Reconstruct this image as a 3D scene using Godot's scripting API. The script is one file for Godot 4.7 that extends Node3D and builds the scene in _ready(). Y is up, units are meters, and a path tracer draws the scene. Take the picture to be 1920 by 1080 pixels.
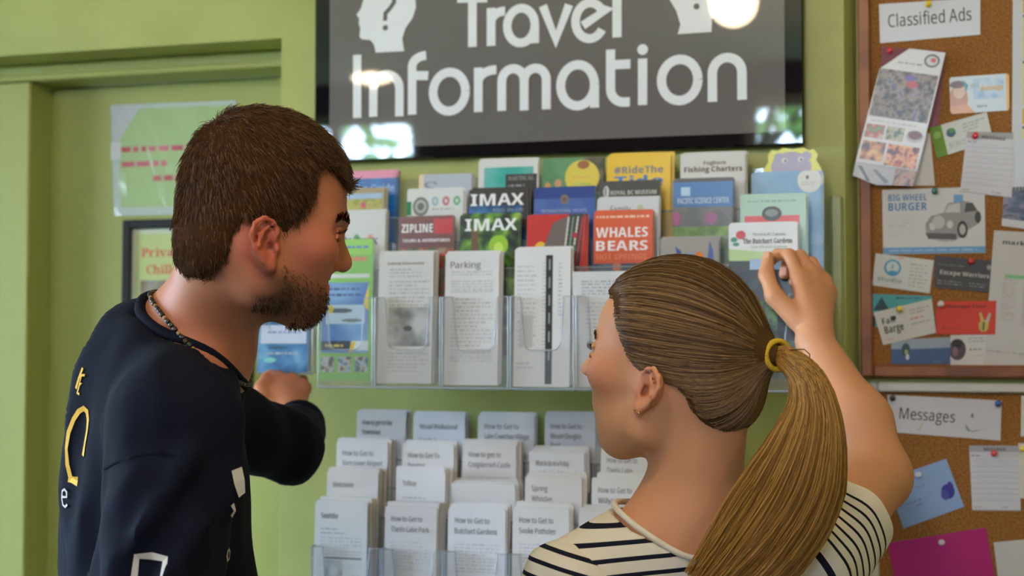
extends Node3D
# Two people at a wall of travel leaflets. Wall face at z = 0, y up, metres.

class Geo:
	var v := PackedVector3Array()
	var n := PackedVector3Array()
	var uv := PackedVector2Array()
	var c := PackedColorArray()
	var ix := PackedInt32Array()
	var use_c := false
	func vert(p: Vector3, nn: Vector3, t := Vector2.ZERO, col := Color.WHITE) -> int:
		v.append(p); n.append(nn); uv.append(t); c.append(col)
		return v.size() - 1
	func tri(a: int, b: int, d: int) -> void:
		if (v[d] - v[a]).cross(v[b] - v[a]).dot(n[a] + n[b] + n[d]) < 0.0:
			ix.append_array([a, d, b])
		else:
			ix.append_array([a, b, d])
	func quad(a: Vector3, b: Vector3, d: Vector3, e: Vector3, t: Array = []) -> void:
		var nn := (d - a).cross(b - a).normalized()
		if nn == Vector3.ZERO:
			nn = Vector3.UP
		var k := v.size()
		var z := Vector2.ZERO
		vert(a, nn, t[0] if t else z); vert(b, nn, t[1] if t else z); vert(d, nn, t[2] if t else z); vert(e, nn, t[3] if t else z)
		ix.append_array([k, k + 1, k + 2, k, k + 2, k + 3])
	func box(a: Vector3, b: Vector3, cut := 0.0) -> void:
		# a box with its edges cut off at 45 degrees when cut > 0
		if cut <= 0.0:
			var p := func(i: int, j: int, k: int) -> Vector3: return Vector3(b.x if i else a.x, b.y if j else a.y, b.z if k else a.z)
			quad(p.call(0, 1, 1), p.call(1, 1, 1), p.call(1, 0, 1), p.call(0, 0, 1))
			quad(p.call(1, 1, 0), p.call(0, 1, 0), p.call(0, 0, 0), p.call(1, 0, 0))
			quad(p.call(0, 1, 0), p.call(0, 1, 1), p.call(0, 0, 1), p.call(0, 0, 0))
			quad(p.call(1, 1, 1), p.call(1, 1, 0), p.call(1, 0, 0), p.call(1, 0, 1))
			quad(p.call(0, 1, 0), p.call(1, 1, 0), p.call(1, 1, 1), p.call(0, 1, 1))
			quad(p.call(0, 0, 1), p.call(1, 0, 1), p.call(1, 0, 0), p.call(0, 0, 0))
			return
		var m := (a + b) / 2.0
		var h := (b - a) / 2.0
		var hc := h - Vector3.ONE * cut
		for ax in 3:
			for s in [-1.0, 1.0]:
				var u := (ax + 1) % 3
				var w := (ax + 2) % 3
				var ring := []
				for q in [[-1, -1], [1, -1], [1, 1], [-1, 1]]:
					var p := Vector3.ZERO
					p[ax] = s * h[ax]; p[u] = q[0] * hc[u]; p[w] = q[1] * hc[w]
					ring.append(m + p)
				face(ring, axis(ax) * s)
		for ax in 3:
			var u := (ax + 1) % 3
			var w := (ax + 2) % 3
			for s in [[-1, -1], [1, -1], [1, 1], [-1, 1]]:
				var ring := []
				for q in [[-1, 0], [1, 0], [1, 1], [-1, 1]]:
					var p := Vector3.ZERO
					p[ax] = q[0] * hc[ax]
					p[u] = s[0] * (hc[u] if q[1] else h[u]); p[w] = s[1] * (h[w] if q[1] else hc[w])
					ring.append(m + p)
				face(ring, (axis(u) * s[0] + axis(w) * s[1]).normalized())
	static func axis(i: int) -> Vector3:
		var p := Vector3.ZERO
		p[i] = 1.0
		return p
	func face(ring: Array, nn: Vector3, t: Array = []) -> void:
		var k := v.size()
		for i in ring.size():
			vert(ring[i], nn, t[i] if t else Vector2.ZERO)
		for i in range(1, ring.size() - 1):
			tri(k, k + i, k + i + 1)
	func prism(poly: PackedVector2Array, z0: float, z1: float, rect := Rect2(), map: Array = []) -> void:
		# polygon in xy between z0 and z1; the front carries the picture `rect` of the sheet through map (one uv per corner), all else the white corner of the sheet
		var id := Geometry2D.triangulate_polygon(poly)
		for side in 2:
			var k := v.size()
			for i in poly.size():
				vert(Vector3(poly[i].x, poly[i].y, z1 if side == 0 else z0), Vector3(0, 0, 1 if side == 0 else -1), map[i] if map and side == 0 else Vector2(0.001, 0.001))
			for i in range(0, id.size(), 3):
				tri(k + id[i], k + id[i + 1], k + id[i + 2])
		for i in poly.size():
			var p := poly[i]
			var q := poly[(i + 1) % poly.size()]
			var e := q - p
			var nn := Vector3(e.y, -e.x, 0).normalized()
			if Geometry2D.is_polygon_clockwise(poly):
				nn = -nn
			var k := v.size()
			for w in [Vector3(p.x, p.y, z0), Vector3(q.x, q.y, z0), Vector3(q.x, q.y, z1), Vector3(p.x, p.y, z1)]:
				vert(w, nn, Vector2(0.001, 0.001))
			tri(k, k + 1, k + 2); tri(k, k + 2, k + 3)
	func ribbon(pts: Array, width: float, z0: float, z1: float, closed := false) -> void:
		# a flat stroke of constant width along pts (Vector2)
		var m := pts.size()
		var l := []
		var r := []
		for i in m:
			var p: Vector2 = pts[i]
			var a: Vector2 = pts[(i - 1 + m) % m] if closed or i > 0 else p
			var b: Vector2 = pts[(i + 1) % m] if closed or i < m - 1 else p
			var d1: Vector2 = (p - a).normalized()
			var d2: Vector2 = (b - p).normalized()
			var d: Vector2 = (d1 + d2).normalized()
			var nn := Vector2(-d.y, d.x)
			var f: float = 1.0 / maxf(0.5, nn.dot(Vector2(-d2.y, d2.x)) if d2 != Vector2.ZERO and d1 != Vector2.ZERO else 1.0)
			l.append(p + nn * width * 0.5 * f)
			r.append(p - nn * width * 0.5 * f)
		for i in (m if closed else m - 1):
			var j := (i + 1) % m
			var poly := PackedVector2Array([l[i], l[j], r[j], r[i]])
			var ring := []
			for q in poly:
				ring.append(Vector3(q.x, q.y, z1))
			face(ring, Vector3(0, 0, 1))
			for e in [[l[i], l[j]], [r[j], r[i]], [r[i], l[i]], [l[j], r[j]]]:
				quad(Vector3(e[0].x, e[0].y, z0), Vector3(e[1].x, e[1].y, z0), Vector3(e[1].x, e[1].y, z1), Vector3(e[0].x, e[0].y, z1))
	func tube(path: Array, radii: Array, sides := 8, col := Color.WHITE, cap := true) -> void:
		var m := path.size()
		var prev := Vector3.ZERO
		var base := v.size()
		for i in m:
			var d: Vector3 = (path[mini(i + 1, m - 1)] - path[maxi(i - 1, 0)]).normalized()
			if prev == Vector3.ZERO:
				prev = d.cross(Vector3.UP if absf(d.y) < 0.9 else Vector3.RIGHT).normalized()
			prev = (prev - d * prev.dot(d)).normalized()
			var q := d.cross(prev)
			var r: float = radii[mini(i, radii.size() - 1)]
			for s in sides:
				var a := TAU * s / sides
				var nn := prev * cos(a) + q * sin(a)
				vert(path[i] + nn * r, nn, Vector2(float(s) / sides, float(i) / m), col)
		for i in m - 1:
			for s in sides:
				var a := base + i * sides + s
				var b := base + i * sides + (s + 1) % sides
				tri(a, b, a + sides); tri(b, b + sides, a + sides)
		if cap:
			for e in [0, m - 1]:
				var d: Vector3 = (path[m - 1] - path[m - 2]).normalized() if e else (path[0] - path[1]).normalized()
				var k := v.size()
				for s in sides:
					vert(v[base + e * sides + s], d, Vector2.ZERO, col)
				for s in range(1, sides - 1):
					tri(k, k + s, k + s + 1)
	func lathe(prof: Array, at: Vector3, dir: Vector3, sides := 12) -> void:
		# prof: Vector2(radius, height along dir)
		var u := dir.cross(Vector3.UP if absf(dir.y) < 0.9 else Vector3.RIGHT).normalized()
		var w := dir.cross(u)
		for i in prof.size() - 1:
			var e: Vector2 = prof[i + 1] - prof[i]
			var sl := Vector2(e.y, -e.x).normalized()
			var k := v.size()
			for s in sides + 1:
				var a := TAU * s / sides
				var rd := u * cos(a) + w * sin(a)
				for q in [prof[i], prof[i + 1]]:
					vert(at + rd * q.x + dir * q.y, (rd * sl.x + dir * sl.y).normalized())
			for s in sides:
				tri(k + s * 2, k + s * 2 + 1, k + s * 2 + 2); tri(k + s * 2 + 1, k + s * 2 + 3, k + s * 2 + 2)
	func mesh() -> ArrayMesh:
		var a := []
		a.resize(Mesh.ARRAY_MAX)
		a[Mesh.ARRAY_VERTEX] = v; a[Mesh.ARRAY_NORMAL] = n; a[Mesh.ARRAY_TEX_UV] = uv; a[Mesh.ARRAY_INDEX] = ix
		if use_c:
			a[Mesh.ARRAY_COLOR] = c
		var m := ArrayMesh.new()
		m.add_surface_from_arrays(Mesh.PRIMITIVE_TRIANGLES, a)
		return m

# ---------------------------------------------------------------- nodes
var taken := {}
func numbered(called: String) -> String:
	var k: int = taken.get(called, 0)
	taken[called] = k + 1
	return called if k == 0 else "%s_%03d" % [called, k]
func part(called: String, m: Mesh, mat: Material, parent: Node) -> MeshInstance3D:
	var o := MeshInstance3D.new()
	o.mesh = m
	o.material_override = mat
	o.name = called if parent != self else numbered(called)
	parent.add_child(o, true)
	return o
func tag(o: Node, label: String, category: String, group := "") -> Node:
	o.set_meta("label", label); o.set_meta("category", category)
	if group:
		o.set_meta("group", group)
	return o
func struct(called: String, m: Mesh, mat: Material) -> MeshInstance3D:
	var o := part(called, m, mat, self)
	o.set_meta("kind", "structure")
	return o
func base(called: String, at := Vector3.ZERO) -> Node3D:
	var o := Node3D.new()
	o.name = numbered(called)
	o.position = at
	add_child(o, true)
	return o
func boxm(a: Vector3, b: Vector3, cut := 0.0) -> ArrayMesh:
	var g := Geo.new()
	g.box(a, b, cut)
	return g.mesh()

# ---------------------------------------------------------------- materials
func mat(col: Color, rough := 0.7, spec := 0.5) -> StandardMaterial3D:
	var m := StandardMaterial3D.new()
	m.albedo_color = col; m.roughness = rough; m.metallic_specular = spec
	return m
func srgb(r: int, g: int, b: int) -> Color:
	return Color8(r, g, b)
func noise_tex(freq: float, cols: Array, offs: Array, seed_ := 1, size := 512, kind := FastNoiseLite.TYPE_SIMPLEX_SMOOTH, oct := 4, sx := 1.0) -> ImageTexture:
	var f := FastNoiseLite.new()
	f.seed = seed_; f.frequency = freq; f.noise_type = kind; f.fractal_octaves = oct
	var gr := Gradient.new()
	gr.colors = PackedColorArray(cols); gr.offsets = PackedFloat32Array(offs)
	var src := f.get_seamless_image(size, size) if sx == 1.0 else f.get_image(size, size)
	var im := Image.create(size, size, false, Image.FORMAT_RGB8)
	for y in size:
		for x in size:
			var t := src.get_pixel(int(x * sx) % size, y).r
			im.set_pixel(x, y, gr.sample(t))
	return ImageTexture.create_from_image(im)
func tri_tex(m: StandardMaterial3D, t: Texture2D, scale: float) -> StandardMaterial3D:
	m.albedo_texture = t; m.uv1_triplanar = true; m.uv1_world_triplanar = true; m.uv1_scale = Vector3.ONE * scale
	return m

# ---------------------------------------------------------------- the printed sheet: every picture printed on paper lies somewhere on it
const SHEET := 2048
var sheet := Image.create(SHEET, SHEET, false, Image.FORMAT_RGB8)
var pen := Vector2i(16, 0)
var row_h := 0
var M := {}
class Pic:
	var im: Image
	var r: Rect2i
	var rng := RandomNumberGenerator.new()
	func col(x0: float, y0: float, x1: float, y1: float, c: Color) -> void:
		im.fill_rect(Rect2i(r.position + Vector2i(int(x0 * r.size.x), int(y0 * r.size.y)), Vector2i(maxi(1, int((x1 - x0) * r.size.x)), maxi(1, int((y1 - y0) * r.size.y)))).intersection(r), c)
	func oval(cx: float, cy: float, rx: float, ry: float, c: Color) -> void:
		for y in range(int((cy - ry) * r.size.y), int((cy + ry) * r.size.y) + 1):
			for x in range(int((cx - rx) * r.size.x), int((cx + rx) * r.size.x) + 1):
				if x < 0 or y < 0 or x >= r.size.x or y >= r.size.y:
					continue
				var u := (x + 0.5) / r.size.x - cx
				var w := (y + 0.5) / r.size.y - cy
				if u * u / (rx * rx) + w * w / (ry * ry) <= 1.0:
					im.set_pixel(r.position.x + x, r.position.y + y, c)
	func poly(pts: Array, c: Color) -> void:
		var pp := PackedVector2Array(pts)
		var b := Rect2(pp[0], Vector2.ZERO)
		for p in pp:
			b = b.expand(p)
		for y in range(int(b.position.y * r.size.y), int(b.end.y * r.size.y) + 1):
			for x in range(int(b.position.x * r.size.x), int(b.end.x * r.size.x) + 1):
				if x >= 0 and y >= 0 and x < r.size.x and y < r.size.y and Geometry2D.is_point_in_polygon(Vector2((x + 0.5) / r.size.x, (y + 0.5) / r.size.y), pp):
					im.set_pixel(r.position.x + x, r.position.y + y, c)
	func lines(x0: float, y0: float, x1: float, y1: float, n: int, c: Color) -> void:
		# rows of fine print too small to read
		for i in n:
			var y := y0 + (y1 - y0) * (i + 0.25) / n
			var h := (y1 - y0) / n * 0.45
			var x := x0
			var e := x1 - (rng.randf() * 0.35 * (x1 - x0) if rng.randf() < 0.35 else 0.0)
			while x < e:
				var w := minf(0.03 + rng.randf() * 0.09, e - x)
				col(x, y, x + w, y + h, c.lerp(Color.WHITE, rng.randf() * 0.25))
				x += w + 0.018
	func photo(x0: float, y0: float, x1: float, y1: float, cols: Array, f := 6.0) -> void:
		# a printed photograph: coloured patches
		var nz := FastNoiseLite.new()
		nz.seed = rng.randi(); nz.frequency = f / 190.0; nz.fractal_octaves = 3
		for y in range(int(y0 * r.size.y), int(y1 * r.size.y)):
			for x in range(int(x0 * r.size.x), int(x1 * r.size.x)):
				var t := clampf(nz.get_noise_2d(x, y) * 1.1 + 0.5, 0.0, 0.999) * (cols.size() - 1)
				im.set_pixel(r.position.x + x, r.position.y + y, (cols[int(t)] as Color).lerp(cols[int(t) + 1], t - int(t)))
	func at(u: float, w: float) -> Vector2:
		return Vector2((r.position.x + 0.5 + u * (r.size.x - 1)) / SHEET, (r.position.y + 0.5 + w * (r.size.y - 1)) / SHEET)
func pic(w: int, h: int, c: Color, seed_ := 1) -> Pic:
	if pen.x + w + 4 > SHEET:
		pen = Vector2i(4, pen.y + row_h + 4)
		row_h = 0
	var p := Pic.new()
	p.im = sheet
	p.r = Rect2i(pen, Vector2i(w, h))
	p.rng.seed = seed_ * 77 + 5
	sheet.fill_rect(Rect2i(pen - Vector2i(1, 0), Vector2i(w + 2, h + 1)), c)
	pen.x += w + 4
	row_h = maxi(row_h, h)
	return p

# ---------------------------------------------------------------- lettering, fitted into a box: x0..x1 wide, capital height h above base line y
var fonts := {}
func font(kind: String) -> SystemFont:
	if not fonts.has(kind):
		var f := SystemFont.new()
		f.font_names = PackedStringArray(["Droid Serif" if kind.begins_with("serif") else "Droid Sans"])
		f.font_weight = 700 if kind.ends_with("bold") else 400
		fonts[kind] = f
	return fonts[kind]
func text(parent: Node, s: String, x0: float, x1: float, y: float, h: float, m: Material, z: float, kind := "sans", called := "lettering") -> MeshInstance3D:
	var t := TextMesh.new()
	t.text = s; t.font = font(kind); t.font_size = 32; t.pixel_size = 0.01; t.depth = 0.02; t.curve_step = 3.0
	t.horizontal_alignment = HORIZONTAL_ALIGNMENT_LEFT
	var hh := TextMesh.new()
	hh.text = "H"; hh.font = t.font; hh.font_size = 32; hh.pixel_size = 0.01; hh.depth = 0.02
	hh.horizontal_alignment = HORIZONTAL_ALIGNMENT_LEFT
	var b := t.get_aabb()
	var c := hh.get_aabb()
	var o := part(called, t, m, parent)
	var k := Vector2((x1 - x0) / maxf(b.size.x, 0.001), h / maxf(c.size.y, 0.001))
	o.scale = Vector3(k.x, k.y, 0.015)
	o.position = Vector3(x0 - b.position.x * k.x, y - c.position.y * k.y, z + 0.0001)
	return o

# ================================================================ build
func _ready() -> void:
	sky_camera_light()
	materials()
	room()
	travel_sign()
	door_notices()
	upper_rack()
	lower_rack()
	cork_boards()
	man()
	woman()
	(M.print as StandardMaterial3D).albedo_texture = ImageTexture.create_from_image(sheet)
	(M.gloss as StandardMaterial3D).albedo_texture = (M.print as StandardMaterial3D).albedo_texture

const EXPOSURE := 0.385
const SKY := 8.0
const LAMP := 0.6
const LAMPS := [[Vector3(-0.452, 2.445, 1.5), 0.065], [Vector3(-1.907, 2.514, 2.6), 0.075, 0.24], [Vector3(1.05, 2.49, 1.9), 0.065], [Vector3(-0.35, 2.49, 3.9), 0.065]]

func sky_camera_light() -> void:
	var cam := Camera3D.new()
	cam.name = "camera"
	var at := CameraAttributesPhysical.new()
	at.frustum_focal_length = 59.2667
	at.frustum_focus_distance = 1.66
	at.exposure_aperture = 5.4
	cam.attributes = at
	cam.position = Vector3(0, 1.55, 2.3)
	cam.rotation_degrees = Vector3(2.15, 15.8, 0)
	add_child(cam)
	var env := Environment.new()
	env.background_mode = Environment.BG_SKY
	var sk := ProceduralSkyMaterial.new()
	sk.sky_top_color = Color(0.68, 0.79, 0.97); sk.sky_horizon_color = Color(0.85, 0.93, 1.02)
	sk.ground_bottom_color = Color(0.35, 0.42, 0.32); sk.ground_horizon_color = Color(0.55, 0.62, 0.5)
	sk.sky_energy_multiplier = SKY; sk.ground_energy_multiplier = SKY
	env.sky = Sky.new()
	env.sky.sky_material = sk
	env.tonemap_mode = Environment.TONE_MAPPER_LINEAR
	env.tonemap_exposure = EXPOSURE
	env.sdfgi_enabled = true; env.ssao_enabled = true; env.ssil_enabled = true
	var we := WorldEnvironment.new()
	we.name = "environment"
	we.environment = env
	add_child(we)
	for l in LAMPS:
		var o := OmniLight3D.new()
		o.name = "lamp_glow"
		o.position = l[0]; o.light_size = l[1] * (l[2] if l.size() > 2 else 0.9); o.light_energy = LAMP
		o.light_color = Color(1.0, 0.90, 0.76); o.omni_range = 12.0; o.omni_attenuation = 2.0; o.shadow_enabled = true
		add_child(o, true)

func materials() -> void:
	M.wall = tri_tex(mat(Color.WHITE, 0.5), noise_tex(0.006, [srgb(160, 163, 88), srgb(168, 171, 95), srgb(174, 177, 102)], [0.2, 0.5, 0.8], 3, 512), 0.8)


	M.trim = mat(srgb(160, 164, 90), 0.35)
	M.door = tri_tex(mat(Color.WHITE, 0.4), noise_tex(0.006, [srgb(156, 160, 84), srgb(163, 167, 92)], [0.2, 0.8], 5, 256), 0.7)
	M.ceiling = mat(srgb(226, 226, 226), 0.8)
	M.floor = tri_tex(mat(Color.WHITE, 0.5), noise_tex(0.01, [srgb(108, 102, 98), srgb(128, 122, 116)], [0.3, 0.7], 6, 256), 0.6)
	M.purple = mat(srgb(92, 58, 84), 0.6)
	M.black = mat(srgb(16, 16, 20), 0.3)
	M.sign_black = mat(srgb(12, 12, 16), 0.02, 0.7)
	M.sign_grey = mat(srgb(112, 107, 106), 0.02, 0.7)
	M.sign_white = mat(srgb(238, 240, 246), 0.03, 0.7)
	M.print = mat(Color.WHITE, 0.6)
	M.gloss = mat(Color.WHITE, 0.28)
	sheet.fill(srgb(214, 212, 210))
	M.ink = mat(srgb(48, 48, 54), 0.7)
	M.grey_ink = mat(srgb(80, 80, 90), 0.7)
	M.white_ink = mat(srgb(236, 236, 236), 0.6)
	M.red_ink = mat(srgb(196, 62, 62), 0.6)
	M.blue_ink = mat(srgb(70, 120, 180), 0.6)
	M.clear = mat(Color(0.95, 0.97, 1.0, 0.06), 0.06)
	M.clear.transparency = BaseMaterial3D.TRANSPARENCY_ALPHA
	M.film = mat(Color(0.95, 0.97, 1.0, 0.04), 0.1)
	M.film.transparency = BaseMaterial3D.TRANSPARENCY_ALPHA
	M.rim = mat(Color(0.72, 0.77, 0.82, 0.42), 0.12)
	M.rim.transparency = BaseMaterial3D.TRANSPARENCY_ALPHA
	M.pane = mat(Color(1, 1, 1, 0.03), 0.0)
	M.pane.transparency = BaseMaterial3D.TRANSPARENCY_ALPHA
	M.cork = tri_tex(mat(Color.WHITE, 0.9, 0.3), noise_tex(0.13, [srgb(120, 76, 36), srgb(142, 94, 48), srgb(152, 104, 56), srgb(168, 120, 70)], [0.2, 0.42, 0.6, 0.85], 11, 512, FastNoiseLite.TYPE_SIMPLEX_SMOOTH, 5), 4.0)
	M.wood = tri_tex(mat(Color.WHITE, 0.45), noise_tex(0.012, [srgb(116, 64, 28), srgb(136, 78, 36), srgb(150, 90, 44)], [0.3, 0.5, 0.75], 12, 256), 2.2)
	M.white_frame = mat(srgb(206, 202, 198), 0.4)
	M.glow = mat(srgb(255, 240, 214), 0.5)
	M.glow.emission_enabled = true; M.glow.emission = Color(1.0, 0.90, 0.74); M.glow.emission_energy_multiplier = 60.0

# ---------------------------------------------------------------- the room
func room() -> void:
	var H := 3.0
	var xl := -4.6
	var xr := 2.6
	var zb := 5.2
	var d0 := -1.98          # door opening
	var d1 := -1.0762
	var head := 2.0876
	var g := Geo.new()
	g.box(Vector3(d1, 0, -0.3), Vector3(-0.1034, H, 0.0))
	g.box(Vector3(d0, head, -0.3), Vector3(d1, H, 0.0))
	g.box(Vector3(xl, 0, -0.3), Vector3(d0, H, 0.0))
	var w1: float = -0.1034
	g.quad(Vector3(w1, H, 0), Vector3(w1 + 0.018, H, -0.035), Vector3(w1 + 0.018, 0, -0.035), Vector3(w1, 0, 0))
	g.box(Vector3(w1, 0, -0.3), Vector3(xr, H, -0.035))
	struct("wall_back", g.mesh(), M.wall)
	# batten on the pier, up to shoulder height
	struct("trim_1", boxm(Vector3(-0.1256, 0, 0.0), Vector3(-0.1077, 1.7801, 0.014), 0.003), M.trim)
	# door: lining, head rail and leaf, all painted the colour of the wall
	var lz := -0.085
	var hb := 2.054
	g = Geo.new()
	g.box(Vector3(d0, hb, -0.3), Vector3(d1, head, lz), 0.004)
	g.box(Vector3(d0, hb, lz), Vector3(d1, hb + 0.012, lz + 0.008), 0.003)
	g.box(Vector3(d0, 0, -0.3), Vector3(-1.6468, hb, lz), 0.003)
	struct("trim_2", g.mesh(), M.trim)
	var door := struct("door_1", boxm(Vector3(-1.6937, 0.01, -0.2), Vector3(d1 + 0.02, hb - 0.002, -0.16), 0.003), M.door)
	var kn := Geo.new()
	kn.lathe([Vector2(0.0, 0.06), Vector2(0.024, 0.055), Vector2(0.028, 0.04), Vector2(0.02, 0.025), Vector2(0.012, 0.018), Vector2(0.026, 0.006), Vector2(0.028, 0.0)], Vector3(d1 - 0.07, 1.02, -0.16), Vector3(0, 0, 1), 16)
	var brass := mat(srgb(180, 150, 90), 0.3)
	brass.metallic = 0.9
	part("door_knob", kn.mesh(), brass, door)
	struct("floor", boxm(Vector3(xl - 0.2, -0.2, -0.4), Vector3(xr + 0.2, 0, zb + 0.2)), M.floor)
	struct("ceiling", boxm(Vector3(xl - 0.2, H, -0.4), Vector3(xr + 0.2, H + 0.2, zb + 0.2)), M.ceiling)
	# the wall beside the door, with a wide window
	var za := 0.2
	var zc := 2.5
	g = Geo.new()
	g.box(Vector3(xl - 0.2, 0, -0.3), Vector3(xl, 0.8, zb))
	g.box(Vector3(xl - 0.2, 2.5, -0.3), Vector3(xl, H, zb))
	g.box(Vector3(xl - 0.2, 0.8, -0.3), Vector3(xl, 2.5, za))
	g.box(Vector3(xl - 0.2, 0.8, zc), Vector3(xl, 2.5, zb))
	struct("wall_left", g.mesh(), M.wall)
	g = Geo.new()
	for q in [[za, za + 0.06, 0.8, 2.5], [zc - 0.06, zc, 0.8, 2.5], [za, zc, 0.8, 0.86], [za, zc, 2.44, 2.5], [0.94, 1.0, 0.8, 2.5], [1.7, 1.76, 0.8, 2.5]]:
		g.box(Vector3(xl - 0.12, q[2], q[0]), Vector3(xl - 0.05, q[3], q[1]), 0.004)
	var wl := struct("window_3", g.mesh(), M.white_frame)
	for q in [[za, 0.97], [0.97, 1.73], [1.73, zc]]:
		part("pane", boxm(Vector3(xl - 0.09, 0.85, q[0] + 0.04), Vector3(xl - 0.086, 2.45, q[1] - 0.04)), M.pane, wl)
	struct("wall_right", boxm(Vector3(xr, 0, -0.3), Vector3(xr + 0.2, H, zb)), M.wall)
	# the wall behind the viewer, with two windows
	var wins := [[-3.7, -2.65], [-0.85, 0.4]]
	var s := 2.2
	var t := 2.84
	g = Geo.new()
	g.box(Vector3(xl, 0, zb), Vector3(xr, s, zb + 0.2))
	g.box(Vector3(xl, t, zb), Vector3(xr, H, zb + 0.2))
	g.box(Vector3(xl, s, zb), Vector3(wins[0][0], t, zb + 0.2))
	g.box(Vector3(wins[0][1], s, zb), Vector3(wins[1][0], t, zb + 0.2))
	g.box(Vector3(wins[1][1], s, zb), Vector3(xr, t, zb + 0.2))
	struct("wall_front", g.mesh(), M.purple)
	for i in 2:
		var a: float = wins[i][0]
		var b: float = wins[i][1]
		g = Geo.new()
		for q in [[a, a + 0.06, s, t], [b - 0.06, b, s, t], [a, b, s, s + 0.06], [a, b, t - 0.06, t], [(a + b) / 2 - 0.03, (a + b) / 2 + 0.03, s, t]]:
			g.box(Vector3(q[0], q[2], zb + 0.05), Vector3(q[1], q[3], zb + 0.12), 0.004)
		var w := struct("window_%d" % (i + 1), g.mesh(), M.white_frame)
		for q in [[a, (a + b) / 2], [(a + b) / 2, b]]:
			part("pane", boxm(Vector3(q[0] + 0.05, s + 0.05, zb + 0.08), Vector3(q[1] - 0.05, t - 0.05, zb + 0.084)), M.pane, w)
	# outside: lawn and a few trees, which the sign's glass mirrors through the high windows
	struct("ground", boxm(Vector3(-9, -0.3, zb + 0.2), Vector3(6, -0.05, 14)), mat(srgb(96, 120, 60), 0.9))
	var bark := mat(srgb(96, 78, 60), 0.9)
	var leafy := vcol(0.7, 0.3)
	var rng := RandomNumberGenerator.new()
	rng.seed = 12
	for k in 4:
		var at: Vector3 = [Vector3(-4.8, 0, 8.0), Vector3(-1.2, 0, 8.4), Vector3(2.0, 0, 8.8), Vector3(-3.1, 0, 11.5)][k]
		var tr := base("garden_tree", at)
		tag(tr, "leafy tree on the lawn beyond the high windows", "tree", "trees outside the windows")
		g = Geo.new()
		g.tube([Vector3(0, -0.05, 0), Vector3(0.05, 1.2, 0.02), Vector3(-0.03, 2.4, 0.0), Vector3(0.04, 3.6, 0.05)], [0.14, 0.11, 0.08, 0.04], 10)
		for b in 6:
			var a := TAU * b / 6.0 + k
			g.tube([Vector3(0, 1.8 + b * 0.2, 0), Vector3(cos(a) * 0.5, 2.3 + b * 0.22, sin(a) * 0.5), Vector3(cos(a) * 0.95, 2.7 + b * 0.25, sin(a) * 0.95)], [0.05, 0.035, 0.015], 6)
		part("trunk", g.mesh(), bark, tr)
		g = Geo.new()
		g.use_c = true
		for i in 620:
			var d := Vector3(rng.randfn(), rng.randfn(), rng.randfn()).normalized() * 1.35 * pow(rng.randf(), 0.4)
			var c := Vector3(0, 3.3, 0) + d * Vector3(1, 1.05, 1)
			var u := Vector3(rng.randfn(), rng.randfn(), rng.randfn()).normalized() * rng.randf_range(0.07, 0.13)
			var w := u.cross(Vector3(rng.randfn(), rng.randfn(), rng.randfn())).normalized() * u.length() * 0.55
			var n := u.cross(w).normalized()
			var q := g.v.size()
			var col := lin(96, 140, 56).lerp(lin(150, 184, 96), rng.randf())
			g.vert(c - u, n, Vector2.ZERO, col); g.vert(c + w + n * 0.012, n, Vector2.ZERO, col); g.vert(c + u, n, Vector2.ZERO, col); g.vert(c - w + n * 0.012, n, Vector2.ZERO, col)
			g.tri(q, q + 1, q + 2); g.tri(q, q + 2, q + 3)
		var lf := part("foliage", g.mesh(), leafy, tr)
		lf.set_meta("kind", "stuff")
	# globe lamps hanging from the ceiling
	for l in LAMPS:
		var p: Vector3 = l[0]
		var r: float = l[1]
		var flat: float = l[2] if l.size() > 2 else 1.0
		var o := base("pendant_lamp", Vector3(p.x, H, p.z))
		if flat < 1.0:
			tag(o, "flat glass disc lamp hanging on a cord from the ceiling", "lamp")
		else:
			tag(o, "glass globe lamp hanging on a cord from the ceiling", "lamp", "globe lamps on the ceiling")
		g = Geo.new()
		var pr := []
		for k in 13:
			pr.append(Vector2(maxf(sin(PI * k / 12.0), 0.001) * r, -cos(PI * k / 12.0) * r * flat))
		g.lathe(pr, p - o.position, Vector3.UP, 20)
		part("globe", g.mesh(), M.glow, o)
		g = Geo.new()
		g.tube([Vector3(0, p.y - H + r * flat, 0), Vector3(0, -0.02, 0)], [0.003], 6)
		part("cord", g.mesh(), M.black, o)
		g = Geo.new()
		g.lathe([Vector2(0.03, p.y - H + r * flat - 0.006), Vector2(0.022, p.y - H + r * flat + 0.03), Vector2(0.001, p.y - H + r * flat + 0.035)], Vector3.ZERO, Vector3.UP, 14)
		part("holder", g.mesh(), M.black, o)
		g = Geo.new()
		g.lathe([Vector2(0.001, -0.025), Vector2(0.045, -0.02), Vector2(0.05, 0.0)], Vector3.ZERO, Vector3.UP, 14)
		part("ceiling_rose", g.mesh(), M.black, o)

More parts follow.
